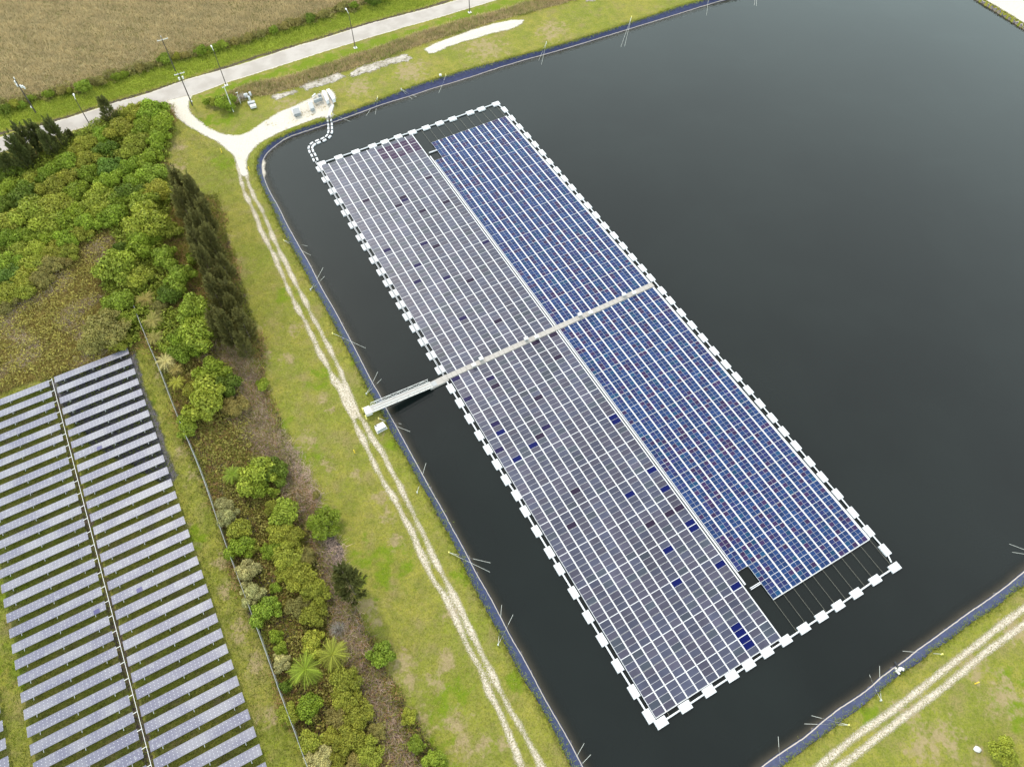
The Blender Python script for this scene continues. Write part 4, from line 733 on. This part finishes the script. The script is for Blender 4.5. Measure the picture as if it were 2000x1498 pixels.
def palm_mesh(name, fronds):
    V, T = [], []
    for i in range(fronds):
        a = i*2.39996+rng.normal(0, .3); el = .05+1.2*(i/fronds)+rng.normal(0, .1); L_ = rng.uniform(.8, 1.05); p = np.array([0, 0, .62]); d = np.array([math.cos(a)*math.cos(el), math.sin(a)*math.cos(el), math.sin(el)*.6]); tone = np.clip(.15+.6*i/fronds+rng.normal(0, .12), 0, 1)
        side = np.array([-math.sin(a), math.cos(a), 0]); st = L_/12
        for j in range(12):
            q_ = p+d*st; V.append([p-side*.012, p+side*.012, q_+side*.01, q_-side*.01]); T.append(min(1, tone+.35)); ll = .17*math.sin(math.pi*min(1, (j+1.2)/12.5))**.6
            for s_ in (-1, 1):
                for e_ in (0, .5):
                    m_ = p+(q_-p)*e_; tip = m_+side*s_*ll+d*ll*.75+np.array([0, 0, -.05+rng.normal(0, .02)]); wv = (q_-p)*.10; V.append([m_-wv*.6, m_+wv*.6, tip+wv*.25, tip-wv*.25]); T.append(np.clip(tone+rng.normal(0, .12), 0, 1))
            p = q_; d = d+np.array([0, 0, -.085-.012*j*.4]); d /= np.linalg.norm(d)
    V = np.array(V).reshape(-1, 3); return mesh(name, V, np.arange(len(V)).reshape(-1, 4), [M['leaf']], attrs=dict(tone=np.repeat(T, 4)), link=False)
def twig_mesh(name, k=420):
    V, T = [], []
    for i in range(k):
        d = rand_dirs(24, .05)[0]; p = d*rng.uniform(0, .35); q_ = d*rng.uniform(.6, 1.0)+rng.normal(size=3)*.12; s = np.cross(d, rng.normal(size=3)); s /= np.linalg.norm(s); w_ = .011; V.append([p-s*w_, p+s*w_, q_+s*w_*.4, q_-s*w_*.4]); T.append(rng.random())
    V = np.array(V).reshape(-1, 3); V[:, 2] = np.abs(V[:, 2]); return mesh(name, V, np.arange(len(V)).reshape(-1, 4), [M['twigm']], attrs=dict(tone=np.repeat(T, 4)), link=False)
def trunk_mesh(name, limbs):
    mb = MB(); mb.tube((0, 0, -.05), (.02, .01, .5), .05, .03, k=7)
    for i in range(limbs): a = i*2.4; mb.tube((.01, 0, .2+.05*i/limbs), (.42*math.cos(a), .42*math.sin(a), .55+.1*(i % 2)), .028, .009, k=5)
    return mb.build(name, M['bark'], None, link=False)
PR = dict(leafy=[crown_mesh('leafy_crown', rng.integers(16, 24), 4200, .085) for _ in range(4)], fine=[crown_mesh('fine_crown', rng.integers(20, 30), 5200, .062, asp=1.9) for _ in range(3)],
          bush=[crown_mesh('bush_crown', 8, 1900, .12) for _ in range(2)], willow=[crown_mesh('feathery_crown', 12, 4200, .06, asp=3.4) for _ in range(2)],
          pine=[conifer_mesh('pine_crown', 95, 75, -.0) for _ in range(3)], palm=[palm_mesh('palm_crown', 38) for _ in range(3)], twig=[twig_mesh('bare_crown')])
TR = [trunk_mesh('trunk', 5), trunk_mesh('trunk', 3)]
mb = MB(); mb.tube((0, 0, -.05), (0, 0, .9), .06, .015, k=7); TRP = mb.build('trunk', M['bark'], None, link=False)
mb = MB(); mb.tube((0, 0, -.05), (0, 0, .62), .07, .08, k=9); TRM = mb.build('trunk', M['bark'], None, link=False)
LOOK = {  # colour, words
 'G': ((0.132, 0.186, 0.018), 'mid green'), 'B': ((.150, .205, .024), 'bright green'), 'O': ((0.180, 0.200, 0.028), 'olive green'), 'L': ((.195, .240, .030), 'pale lime green'), 'D': ((0.079, 0.118, 0.014), 'dark green'),
 'Y': ((.195, .215, .030), 'yellowish green'), 'T': ((.090, .150, .024), 'bluish green'), 'W': ((0.282, 0.273, 0.125), 'silvery grey green'), 'R': ((.175, .158, .050), 'brownish olive'), 'K': ((0.079, 0.090, 0.028), 'blackish green'), 'N': ((.42, .37, .34), 'grey leafless')}
def tree(x, y, r, kind, look, hr=1.15, group=None, label=None, base=None, top=None):
    """x, y: crown centre in the photo, r: crown radius in photo pixels (wide)"""
    c, word = LOOK[look]; k = 1.
    if base is not None:
        B = P(*base, GZ)
        # height from the photo: the top of a plumb line over the base
        best = min(np.arange(2, 16, .1), key=lambda h: abs((P(*top, GZ+h)-B)[1])); H = best; off = (P(*top, GZ+H)-B)[:2]
        pxm = abs(1/(P(base[0]+1, base[1])-B)[0]); R_ = r/pxm
    else:
        p0 = P(x, y, GZ+2); pxm = 1/abs((P(x+1, y, GZ+2)-p0)[0]); R_ = r/pxm; H = hr*R_; B = P(x, y, GZ+H*.55); B[2] = GZ; off = (0, 0)
    nm = {'pine': 'pine_tree', 'palm': 'palm_tree', 'twig': 'dead_shrub', 'bush': 'shrub'}.get(kind, 'broadleaf_tree' if R_ > 1.6 else 'shrub')
    o = bpy.data.objects.new(nm, None); COL.objects.link(o); o.location = B; o.rotation_euler = (0, 0, rng.uniform(0, 6.28)) if kind != 'pine' or base is None else (0, 0, 0); o.scale = (R_, R_, H)
    me = PR[kind][rng.integers(len(PR[kind]))]; cr = bpy.data.objects.new('crown', me); COL.objects.link(cr); cr.parent = o; R_K = 1.12 if kind in ('leafy', 'fine') else 1; o.scale = (R_*R_K, R_*R_K, H); v = rng.uniform(.86, 1.14); cr.color = (c[0]*v*rng.uniform(.93, 1.07), c[1]*v, c[2]*v, 1)
    if kind == 'palm': cr.scale = (1, 1, 1)
    if kind == 'pine':
        cr.rotation_euler = (0, 0, rng.uniform(0, 6.28)); cr.scale = (1.25, 1.25, 1)
    tm = TRP if kind == 'pine' else TRM if kind == 'palm' else TR[rng.integers(2)]; tk = bpy.data.objects.new('trunk', tm); COL.objects.link(tk); tk.parent = o
    if kind == 'palm': tk.scale = (1, 1, 1)
    catn = {'pine': 'pine tree', 'palm': 'palm tree', 'twig': 'dead shrub'}.get(kind, 'tree' if nm == 'broadleaf_tree' else 'shrub')
    tag(o, label, catn, group); o['_w'] = word; o['_px'] = (float(x if base is None else base[0]), float(y if base is None else base[1])); return o
TREES = []
def grp(lst, group, where, default='leafy', hr=1.15):
    out_ = []
    for e in lst:
        x, y, r, k = e[:4]; kind = e[4] if len(e) > 4 else default; out_.append(tree(x, y, r, kind, k, hr if kind not in ('palm',) else .95, group))
    TREES.append((out_, where)); return out_
upper = [(297, 216, 30, 'G'), (261, 218, 24, 'O'), (317, 240, 28, 'G'), (281, 247, 28, 'G'), (306, 272, 26, 'G'), (231, 252, 28, 'Y', 'fine'), (265, 276, 26, 'O'), (196, 262, 22, 'G'), (168, 278, 22, 'Y', 'fine'), (207, 290, 24, 'D'), (250, 299, 25, 'O'), (290, 308, 26, 'G'), (146, 296, 20, 'O'),
         (126, 318, 28, 'G'), (171, 312, 24, 'O', 'fine'), (213, 326, 27, 'T'), (250, 326, 25, 'G'), (292, 341, 30, 'B'), (265, 357, 25, 'G'), (171, 341, 26, 'G'), (92, 340, 26, 'G'), (132, 345, 25, 'O'), (213, 353, 28, 'G'), (100, 366, 30, 'O', 'fine'), (252, 377, 30, 'D'), (304, 371, 29, 'Y', 'fine'), (195, 379, 28, 'L'), (153, 377, 28, 'G'),
         (52, 377, 32, 'D'), (16, 366, 26, 'G'), (20, 335, 24, 'D'), (60, 352, 24, 'O'), (283, 396, 33, 'B'), (228, 396, 26, 'G'), (189, 402, 33, 'L'), (108, 404, 35, 'O', 'fine'), (58, 416, 40, 'L', 'fine'), (150, 413, 28, 'G'), (8, 398, 24, 'D'), (222, 418, 30, 'G'), (171, 434, 28, 'G'), (88, 436, 35, 'L'), (20, 436, 33, 'O'), (126, 432, 28, 'G')]
left = [(21, 463, 30, 'G'), (56, 460, 27, 'G'), (91, 463, 28, 'G'), (126, 466, 26, 'G'), (156, 458, 22, 'O'), (42, 488, 26, 'O'), (72, 491, 27, 'L', 'fine'), (104, 490, 25, 'Y', 'fine'), (132, 492, 23, 'O'), (8, 515, 28, 'B'), (38, 512, 24, 'G'), (65, 517, 27, 'O'), (97, 518, 24, 'R', 'fine'), (124, 512, 18, 'R', 'fine'), (17, 540, 28, 'T'), (49, 542, 27, 'O', 'fine'), (80, 541, 24, 'R', 'fine'), (14, 570, 28, 'O', 'fine'), (46, 566, 24, 'Y', 'fine'), (14, 594, 20, 'R', 'fine')]
rightg = [(286, 430, 44, 'L', 'fine'), (331, 447, 26, 'O'), (272, 474, 34, 'G'), (240, 488, 24, 'D'), (320, 503, 30, 'B'), (232, 519, 42, 'L'), (268, 546, 30, 'O'), (348, 543, 33, 'B'), (334, 573, 26, 'D'), (376, 505, 20, 'B', 'bush'), (232, 588, 30, 'B'), (246, 623, 24, 'B'), (376, 606, 38, 'B'), (392, 650, 42, 'B'), (206, 640, 42, 'R', 'fine'), (232, 668, 22, 'O', 'fine'), (180, 668, 26, 'R', 'fine'), (352, 662, 26, 'G'), (325, 680, 18, 'B', 'bush'), (356, 690, 28, 'G'), (310, 600, 20, 'R', 'willow'), (296, 470, 20, 'G')]
mid = [(416, 722, 34, 'G'), (436, 752, 30, 'D'), (404, 778, 46, 'L'), (378, 762, 20, 'O'), (458, 792, 24, 'R', 'fine'), (366, 831, 25, 'B'), (512, 753, 17, 'B', 'bush'), (498, 925, 40, 'L'), (536, 921, 29, 'D'), (508, 950, 26, 'G'), (538, 961, 14, 'B', 'bush'), (553, 1000, 31, 'L'), (534, 990, 18, 'O', 'fine'), (633, 1020, 32, 'G', 'fine'), (616, 967, 11, 'R', 'bush'),
       (436, 990, 20, 'W', 'fine'), (446, 1010, 25, 'W', 'willow'), (466, 1038, 25, 'O'), (468, 1068, 28, 'G'), (491, 1072, 18, 'O'), (546, 1037, 26, 'O', 'fine'), (570, 1052, 24, 'O', 'fine'), (562, 1085, 30, 'O', 'fine'), (532, 1072, 22, 'G', 'fine'), (588, 1128, 30, 'O', 'fine'), (616, 1158, 28, 'O', 'fine'), (582, 1186, 24, 'R', 'fine'), (612, 1200, 26, 'O', 'fine'), (560, 1120, 22, 'O', 'fine'), (592, 1090, 22, 'R', 'fine'),
       (480, 1119, 29, 'W', 'willow'), (492, 1158, 27, 'W', 'willow'), (516, 1191, 31, 'B'), (540, 1149, 15, 'B', 'bush'), (609, 1257, 27, 'Y'), (537, 1240, 18, 'G', 'bush'), (549, 1264, 18, 'B', 'bush'), (549, 1290, 22, 'W', 'willow')]
low = [(743, 1282, 27, 'B'), (674, 1330, 30, 'O', 'fine'), (605, 1383, 27, 'G'), (563, 1393, 22, 'O', 'fine'), (608, 1446, 25, 'O'), (675, 1360, 28, 'O', 'fine'), (696, 1394, 30, 'O', 'fine'), (660, 1400, 24, 'R', 'fine'), (680, 1443, 30, 'O', 'fine'), (720, 1468, 28, 'O', 'fine'), (650, 1440, 22, 'O', 'fine'), (800, 1401, 17, 'Y'), (815, 1453, 18, 'B'), (848, 1481, 22, 'B'), (622, 1480, 26, 'W', 'fine'), (735, 1430, 18, 'R', 'fine'), (555, 1340, 16, 'D', 'bush'), (700, 1490, 24, 'R', 'fine'), (660, 1480, 20, 'O', 'fine')]
grp(upper, 'trees of the dense thicket south of the road', 'in the thicket below the road'); grp(left, 'trees along the left edge', 'left edge above the brown scrub'); grp(rightg, 'trees beside the ditch above the solar tables', 'between brown scrub and pine row')
grp(mid, 'trees along the ditch', 'beside the long fence, mid ditch'); grp(low, 'trees at the lower ditch', 'along the ditch at the bottom')
grp([(285, 586, 24, 'R', 'palm'), (299, 628, 26, 'R', 'palm'), (302, 662, 22, 'R', 'palm'), (324, 708, 24, 'W', 'palm'), (344, 722, 18, 'R', 'palm'), (346, 748, 20, 'O', 'palm'), (455, 928, 25, 'G', 'palm'), (597, 1308, 42, 'G', 'palm'), (650, 1278, 38, 'O', 'palm')], 'palms along the fence and ditch', 'beside the long fence')
grp([(659, 1227, 20, 'N', 'twig')], None, 'over the dark ditch water'); grp([(1962, 1466, 28, 'L', 'fine')], None, 'at the lower right corner')
grp([(437, 200, 22, 'G', 'leafy'), (418, 200, 14, 'O', 'bush'), (452, 210, 12, 'B', 'bush'), (470, 188, 12, 'N', 'twig'), (405, 198, 12, 'G', 'bush')], 'shrubs beside the gravel drive', 'beside the gravel drive mouth')
mar = [(10, 212, 16, 'D'), (28, 204, 14, 'O'), (60, 192, 12, 'B'), (45, 205, 12, 'G'), (92, 184, 14, 'G'), (118, 178, 14, 'R'), (135, 176, 10, 'O'), (162, 168, 21, 'B'), (196, 158, 16, 'R'), (228, 150, 14, 'G'), (240, 146, 12, 'G'), (272, 134, 14, 'R'), (294, 128, 12, 'R'), (322, 116, 17, 'B'), (345, 110, 12, 'O'), (360, 108, 12, 'R'), (392, 98, 16, 'G'), (416, 94, 14, 'G'), (436, 88, 14, 'B'), (460, 80, 14, 'R'), (484, 73, 14, 'R'), (512, 66, 12, 'R'), (535, 58, 14, 'G'), (556, 50, 13, 'R'), (580, 43, 14, 'R'), (605, 36, 15, 'D'), (630, 28, 14, 'R'), (665, 16, 14, 'R'), (690, 10, 12, 'G'), (728, 2, 18, 'D'), (750, -6, 16, 'G')]
grp([m_+('bush',) for m_ in mar], 'shrubs along the marsh edge', 'along the edge of the brown marsh')
pines = [((221, 238), (204, 191), 17, 'K'), ((126, 290), (88, 232), 18, 'K'), ((143, 276), (140, 252), 9, 'K'), ((92, 294), (57, 236), 18, 'K'), ((72, 306), (38, 241), 19, 'K'), ((60, 332), (11, 262), 19, 'K'), ((68, 322), (27, 265), 17, 'K'), ((32, 344), (-2, 296), 18, 'K'), ((110, 306), (75, 255), 14, 'K'), ((12, 344), (-18, 290), 17, 'K')]
pg = []
for b, tp, r, lk in pines: pg.append(tree(0, 0, r, 'pine', lk, group='dark pines beside the road', base=b, top=tp))
TREES.append((pg, 'beside the road at the left edge'))
line = [(398, 408), (412, 432), (424, 462), (402, 450), (432, 492), (408, 486), (424, 520), (446, 520), (455, 548), (430, 556), (462, 576), (440, 590), (474, 604), (448, 622), (486, 636), (462, 652), (500, 664), (476, 676), (490, 684), (382, 420), (376, 398)]
pg = []
for b in line:
    b = (b[0]-8+rng.normal(0, 5), b[1]+rng.normal(0, 5)); B = P(*b, GZ); h = rng.uniform(4.2, 8.0); dirv = np.array([b[0]-1010, b[1]-1700.]); tp = (b[0]+dirv[0]*h/S*1.08, b[1]+dirv[1]*h/S*1.08); tp = (tp[0]-6, tp[1]+2)
    pg.append(tree(0, 0, rng.uniform(17, 23), 'pine', 'K' if rng.random() < .35 else 'D', group='row of pines beside the track', base=b, top=tp))
for o in pg:
    for c in o.children:
        if c.name.startswith('crown'): v = rng.uniform(.9, 1.3); c.color = (.100*v, .098*v, .034*v, 1)
TREES.append((pg, 'in the pine row beside the track'))
TREES.append(([tree(0, 0, 33, 'pine', 'K', base=(694, 1160), top=(682, 1110))], 'standing alone between ditch and grass'))
# labels: by look, then by order down the photo among those of the same look in that place
for lst, where in TREES:
    by = {}
    for o in lst: by.setdefault((o['_w'], o['category']), []).append(o)
    for (wd, ct_), os_ in by.items():
        os_.sort(key=lambda o: (o['_px'][1], o['_px'][0]))
        for k, o in enumerate(os_):
            o['label'] = f"{wd} {ct_} {where}" if len(os_) == 1 else f"{ORD[k+1]} {wd} {ct_} from the top, {where}"
            del o['_w']; del o['_px']

# ---- uncountable growth: reeds, brush, weeds, grass tufts
def tufts(name, sdf, bbox, dens, h, wdt, blades, col, label, spread=.16, lo=0., lean=.5, m='reedm', z=GZ):
    x0, x1, y0, y1 = bbox; k = int((x1-x0)*(y1-y0)*dens); q_ = np.column_stack([rng.uniform(x0, x1, k), rng.uniform(y0, y1, k)]); s_ = sdf(q_); ok = s_+rng.normal(0, .35, k) > lo; q_ = q_[ok]; k = len(q_)
    tone = np.clip(.5+.10*np.sin(q_[:, 0]*.45+1.7*np.sin(q_[:, 1]*.3))+.10*np.sin(q_[:, 1]*1.3+q_[:, 0]*.21)+.10*np.sin(q_[:, 0]*1.9+3*np.sin(q_[:, 1]*.9))+rng.normal(0, .2, k), 0, 1); hh = rng.uniform(h*.5, h, k)*(0.7+.5*tone)
    c = np.repeat(q_, blades, 0)+rng.normal(0, spread, (k*blades, 2)); hh = np.repeat(hh, blades)*rng.uniform(.7, 1.15, k*blades); tone = np.clip(np.repeat(tone, blades)+rng.normal(0, .12, k*blades), 0, 1); a = rng.uniform(0, 6.283, k*blades); w_ = wdt*rng.uniform(.6, 1.4, k*blades)
    dxy = np.column_stack([np.cos(a), np.sin(a)])*w_[:, None]; ln = rng.normal(0, lean, (k*blades, 2))*hh[:, None]; zb_ = np.full(k*blades, z-.03)
    V = np.stack([np.column_stack([c-dxy, zb_]), np.column_stack([c+dxy, zb_]), np.column_stack([c+ln, z+hh])], 1).reshape(-1, 3)
    o = mesh(name, V, np.arange(len(V)).reshape(-1, 3), [M[m]], attrs=dict(tone=np.repeat(tone, 3))); o.color = (*col, 1); o['kind'] = 'stuff'; o['label'] = label; o['category'] = name.replace('_', ' '); return len(V)//3
mp = PL(MARSH_PX); fr = PL([(-160, 230), (0, 200), (150, 174), (330, 119), (540, 60), (720, 8), (790, -30), (700, -45), (-160, -45)])
print('reeds', tufts('marsh_reeds', lambda q: np.minimum(sd_poly(q, fr), sd_poly(q, mp)), (-165, -28, 150, 232), 9, .85, .055, 4, (.38, .305, .17), 'brown reeds filling the marsh beyond the road', spread=.25, lean=.35))
rd = PL(REED_PX); tufts('ditch_sedge', lambda q: sd_poly(q, rd)+1.2*np.sin(q[:, 0]*.35)-.6, bb(rd), 12, .7, .06, 4, (.19, .21, .05), 'olive green sedge among the ditch reeds', spread=.25, lean=.5); tufts('ditch_reeds', lambda q: sd_poly(q, rd), bb(rd), 16, .9, .05, 4, (.36, .28, .15), 'tall brown reeds in the roadside ditch', spread=.2, lean=.3)
wd_ = PL(WEED_PX); tufts('roadside_weeds', lambda q: sd_poly(q, wd_), (-150, -20, 145, 225), 14, .38, .07, 4, (.27, .31, .045), 'bright green weeds in the verge between marsh and road', spread=.25, lean=.5)
br = PL(BRUSH_PX); tufts('brown_scrub', lambda q: sd_poly(q, br), bb(br), 20, .75, .07, 5, (.25, .195, .06), 'low brown and olive scrub above the solar tables', spread=.25, lean=.6)
tufts('dead_scrub', lambda q: np.minimum(sd_poly(q, br), 1.6)+2.2*np.sin(q[:, 0]*.5+2*np.sin(q[:, 1]*.35))-2.6, bb(br), 16, .8, .035, 7, (.44, .35, .30), 'pinkish grey dead stems among the brown scrub', spread=.3, lean=.9, m='twigm')
th = PL(THICK_PX); dc = [chaikin(PL(l)) for l in ([(425, 690), (470, 770), (505, 840), (540, 880), (570, 930), (590, 980)], [(598, 985), (640, 1060), (660, 1150), (680, 1230), (705, 1300), (735, 1370), (770, 1450), (800, 1520)], [(468, 700), (500, 790)])]
tufts('dead_brush', lambda q: np.maximum(np.maximum(sd_line(q, dc[0], 3.0), sd_line(q, dc[1], 2.0)), sd_line(q, dc[2], 2.2)), (-75, -12, -2, 100), 13, .85, .034, 5, (.37, .275, .225), 'tangled pale brown dead brush along the ditch', spread=.35, lean=1.0, m='twigm')
thick_nb = lambda q: np.minimum(sd_poly(q, th), -sd_poly(q, br))
tufts('undergrowth', thick_nb, (-125, -5, -2, 168), 9, .7, .08, 5, (.17, .18, .03), 'olive undergrowth beneath the ditch trees', spread=.3, lean=.7)
tufts('russet_undergrowth', lambda q: thick_nb(q)+.8*np.sin(q[:, 0]*.5)+.8*np.sin(q[:, 1]*.37)-.4, (-125, -5, -2, 168), 9, .6, .06, 5, (.30, .19, .085), 'russet undergrowth around the ditch', spread=.3, lean=.8)
# grass fringe over the liner and short tufts on the banks
rim = np.vstack([OUT, OUT[:1]]); tufts('bank_grass', lambda q: sd_line(q, rim, .42), (-75, 110, -5, 222), 30, .3, .04, 3, (.14, .165, .022), 'ragged grass fringe along the top of the liner', spread=.1, lean=.8)
fl_ = PL([(-60, 790), (0, 770), (95, 745), (250, 695), (262, 640), (275, 622), (300, 700), (345, 805), (360, 860), (415, 995), (450, 1100), (500, 1225), (550, 1360), (602, 1500), (620, 1545), (-60, 1545)])
tufts('field_grass', lambda q: sd_poly(q, fl_), bb(fl_, 0), 9, .28, .05, 4, (.13, .155, .02), 'rough grass around and beneath the solar tables', spread=.2, lean=.7)
gb2 = PL([(340, 215), (345, 390), (430, 390), (505, 680), (560, 850), (640, 1080), (740, 1280), (850, 1470), (870, 1545), (1130, 1545), (1000, 1290), (900, 1100), (800, 910), (700, 735), (600, 545), (510, 370), (490, 310), (440, 300)])
tufts('meadow_grass', lambda q: np.minimum(sd_poly(q, gb2), -ruts(q)-.3), bb(gb2, 0), 7, .16, .05, 4, (.2, .2, .05), 'sparse taller grass tufts on the mown bank', spread=.25, lean=.9)

def understorey(name, sdf, bbox, dens, size, hmax, col, label, lo=.3):
    x0, x1, y0, y1 = bbox; k = int((x1-x0)*(y1-y0)*dens/14); c = np.column_stack([rng.uniform(x0, x1, k), rng.uniform(y0, y1, k)]); s_ = sdf(c)+1.5*np.sin(c[:, 0]*.9+np.sin(c[:, 1]*.7)*2)*np.sin(c[:, 1]*.8)
    c = c[s_ > lo]; k = len(c); R_ = rng.uniform(.45, 1.25, k); H_ = R_*rng.uniform(.7, 1.2, k)*hmax; tn = np.clip(rng.normal(.45, .22, k), 0, 1); m_ = 14; d = rng.normal(size=(k*m_, 3)); d /= np.linalg.norm(d, axis=1)[:, None]; d[:, 2] = np.abs(d[:, 2])
    C = np.column_stack([np.repeat(c, m_, 0)+d[:, :2]*np.repeat(R_, m_)[:, None]*rng.uniform(.6, 1.1, (k*m_, 1)), GZ+d[:, 2]*np.repeat(H_, m_)])
    V, Fz = leaf_quads(C, d, np.full(len(C), size), 1.7, .6); T = np.clip(np.repeat(tn, m_)+rng.normal(0, .16, k*m_), 0, 1)
    o = mesh(name, V, Fz, [M['leaf']], attrs=dict(tone=np.repeat(T, 4))); o.color = (*col, 1); o['kind'] = 'stuff'; o['label'] = label; o['category'] = 'undergrowth'
inth = lambda q: np.minimum(sd_poly(q, PL([(-300, 420), (-100, 350), (0, 325), (70, 310), (150, 262), (235, 218), (300, 204), (334, 212), (335, 262), (322, 300), (326, 350), (335, 390), (310, 440), (330, 520), (330, 600), (400, 640), (410, 700), (300, 690), (275, 625), (255, 690), (235, 670), (200, 620), (195, 560), (232, 480), (215, 450), (150, 480), (130, 520), (60, 560), (0, 605), (-300, 700)])), 99)
understorey('thicket_understorey', inth, (-135, -60, 75, 170), 62, .30, 1.5, (.15, .19, .024), 'continuous green growth filling the gaps between thicket trees')
dm = chaikin(PL([(395, 700), (420, 800), (450, 880), (490, 960), (530, 1040), (570, 1110), (590, 1180), (600, 1260), (640, 1340), (670, 1420), (700, 1500)]))
understorey('ditch_understorey', lambda q: np.minimum(np.minimum(sd_poly(q, th)-.8, sd_line(q, dm, 4.6)), -sd_poly(q, br)), (-75, -10, -2, 105), 27, .22, 1.0, (.165, .158, .040), 'tangled olive shrubs between fence and ditch brush')
understorey('scrub_understorey', lambda q: sd_poly(q, br), bb(br), 46, .22, .8, (.215, .20, .05), 'low olive scrub clumps on the brown bog', lo=.35)

edge = chaikin(PL([(0, 203), (75, 193), (150, 174), (200, 158), (260, 140), (330, 119), (400, 100), (470, 82), (540, 59), (600, 42), (660, 24), (720, 6), (760, -8)]))
understorey('marsh_edge_scrub', lambda q: sd_line(q, edge, 1.6), (-140, -20, 150, 225), 42, .26, 1.3, (.15, .145, .045), 'olive scrub between the marsh and the weedy verge')
yard = PL([(500, 250), (545, 225), (605, 196), (650, 190), (650, 218), (600, 240), (540, 262)])
understorey('yard_weeds', lambda q: sd_poly(q, yard)*.6, bb(yard), 5, .14, .5, (.24, .20, .10), 'dry weeds scattered over the gravel yard', lo=1.0)
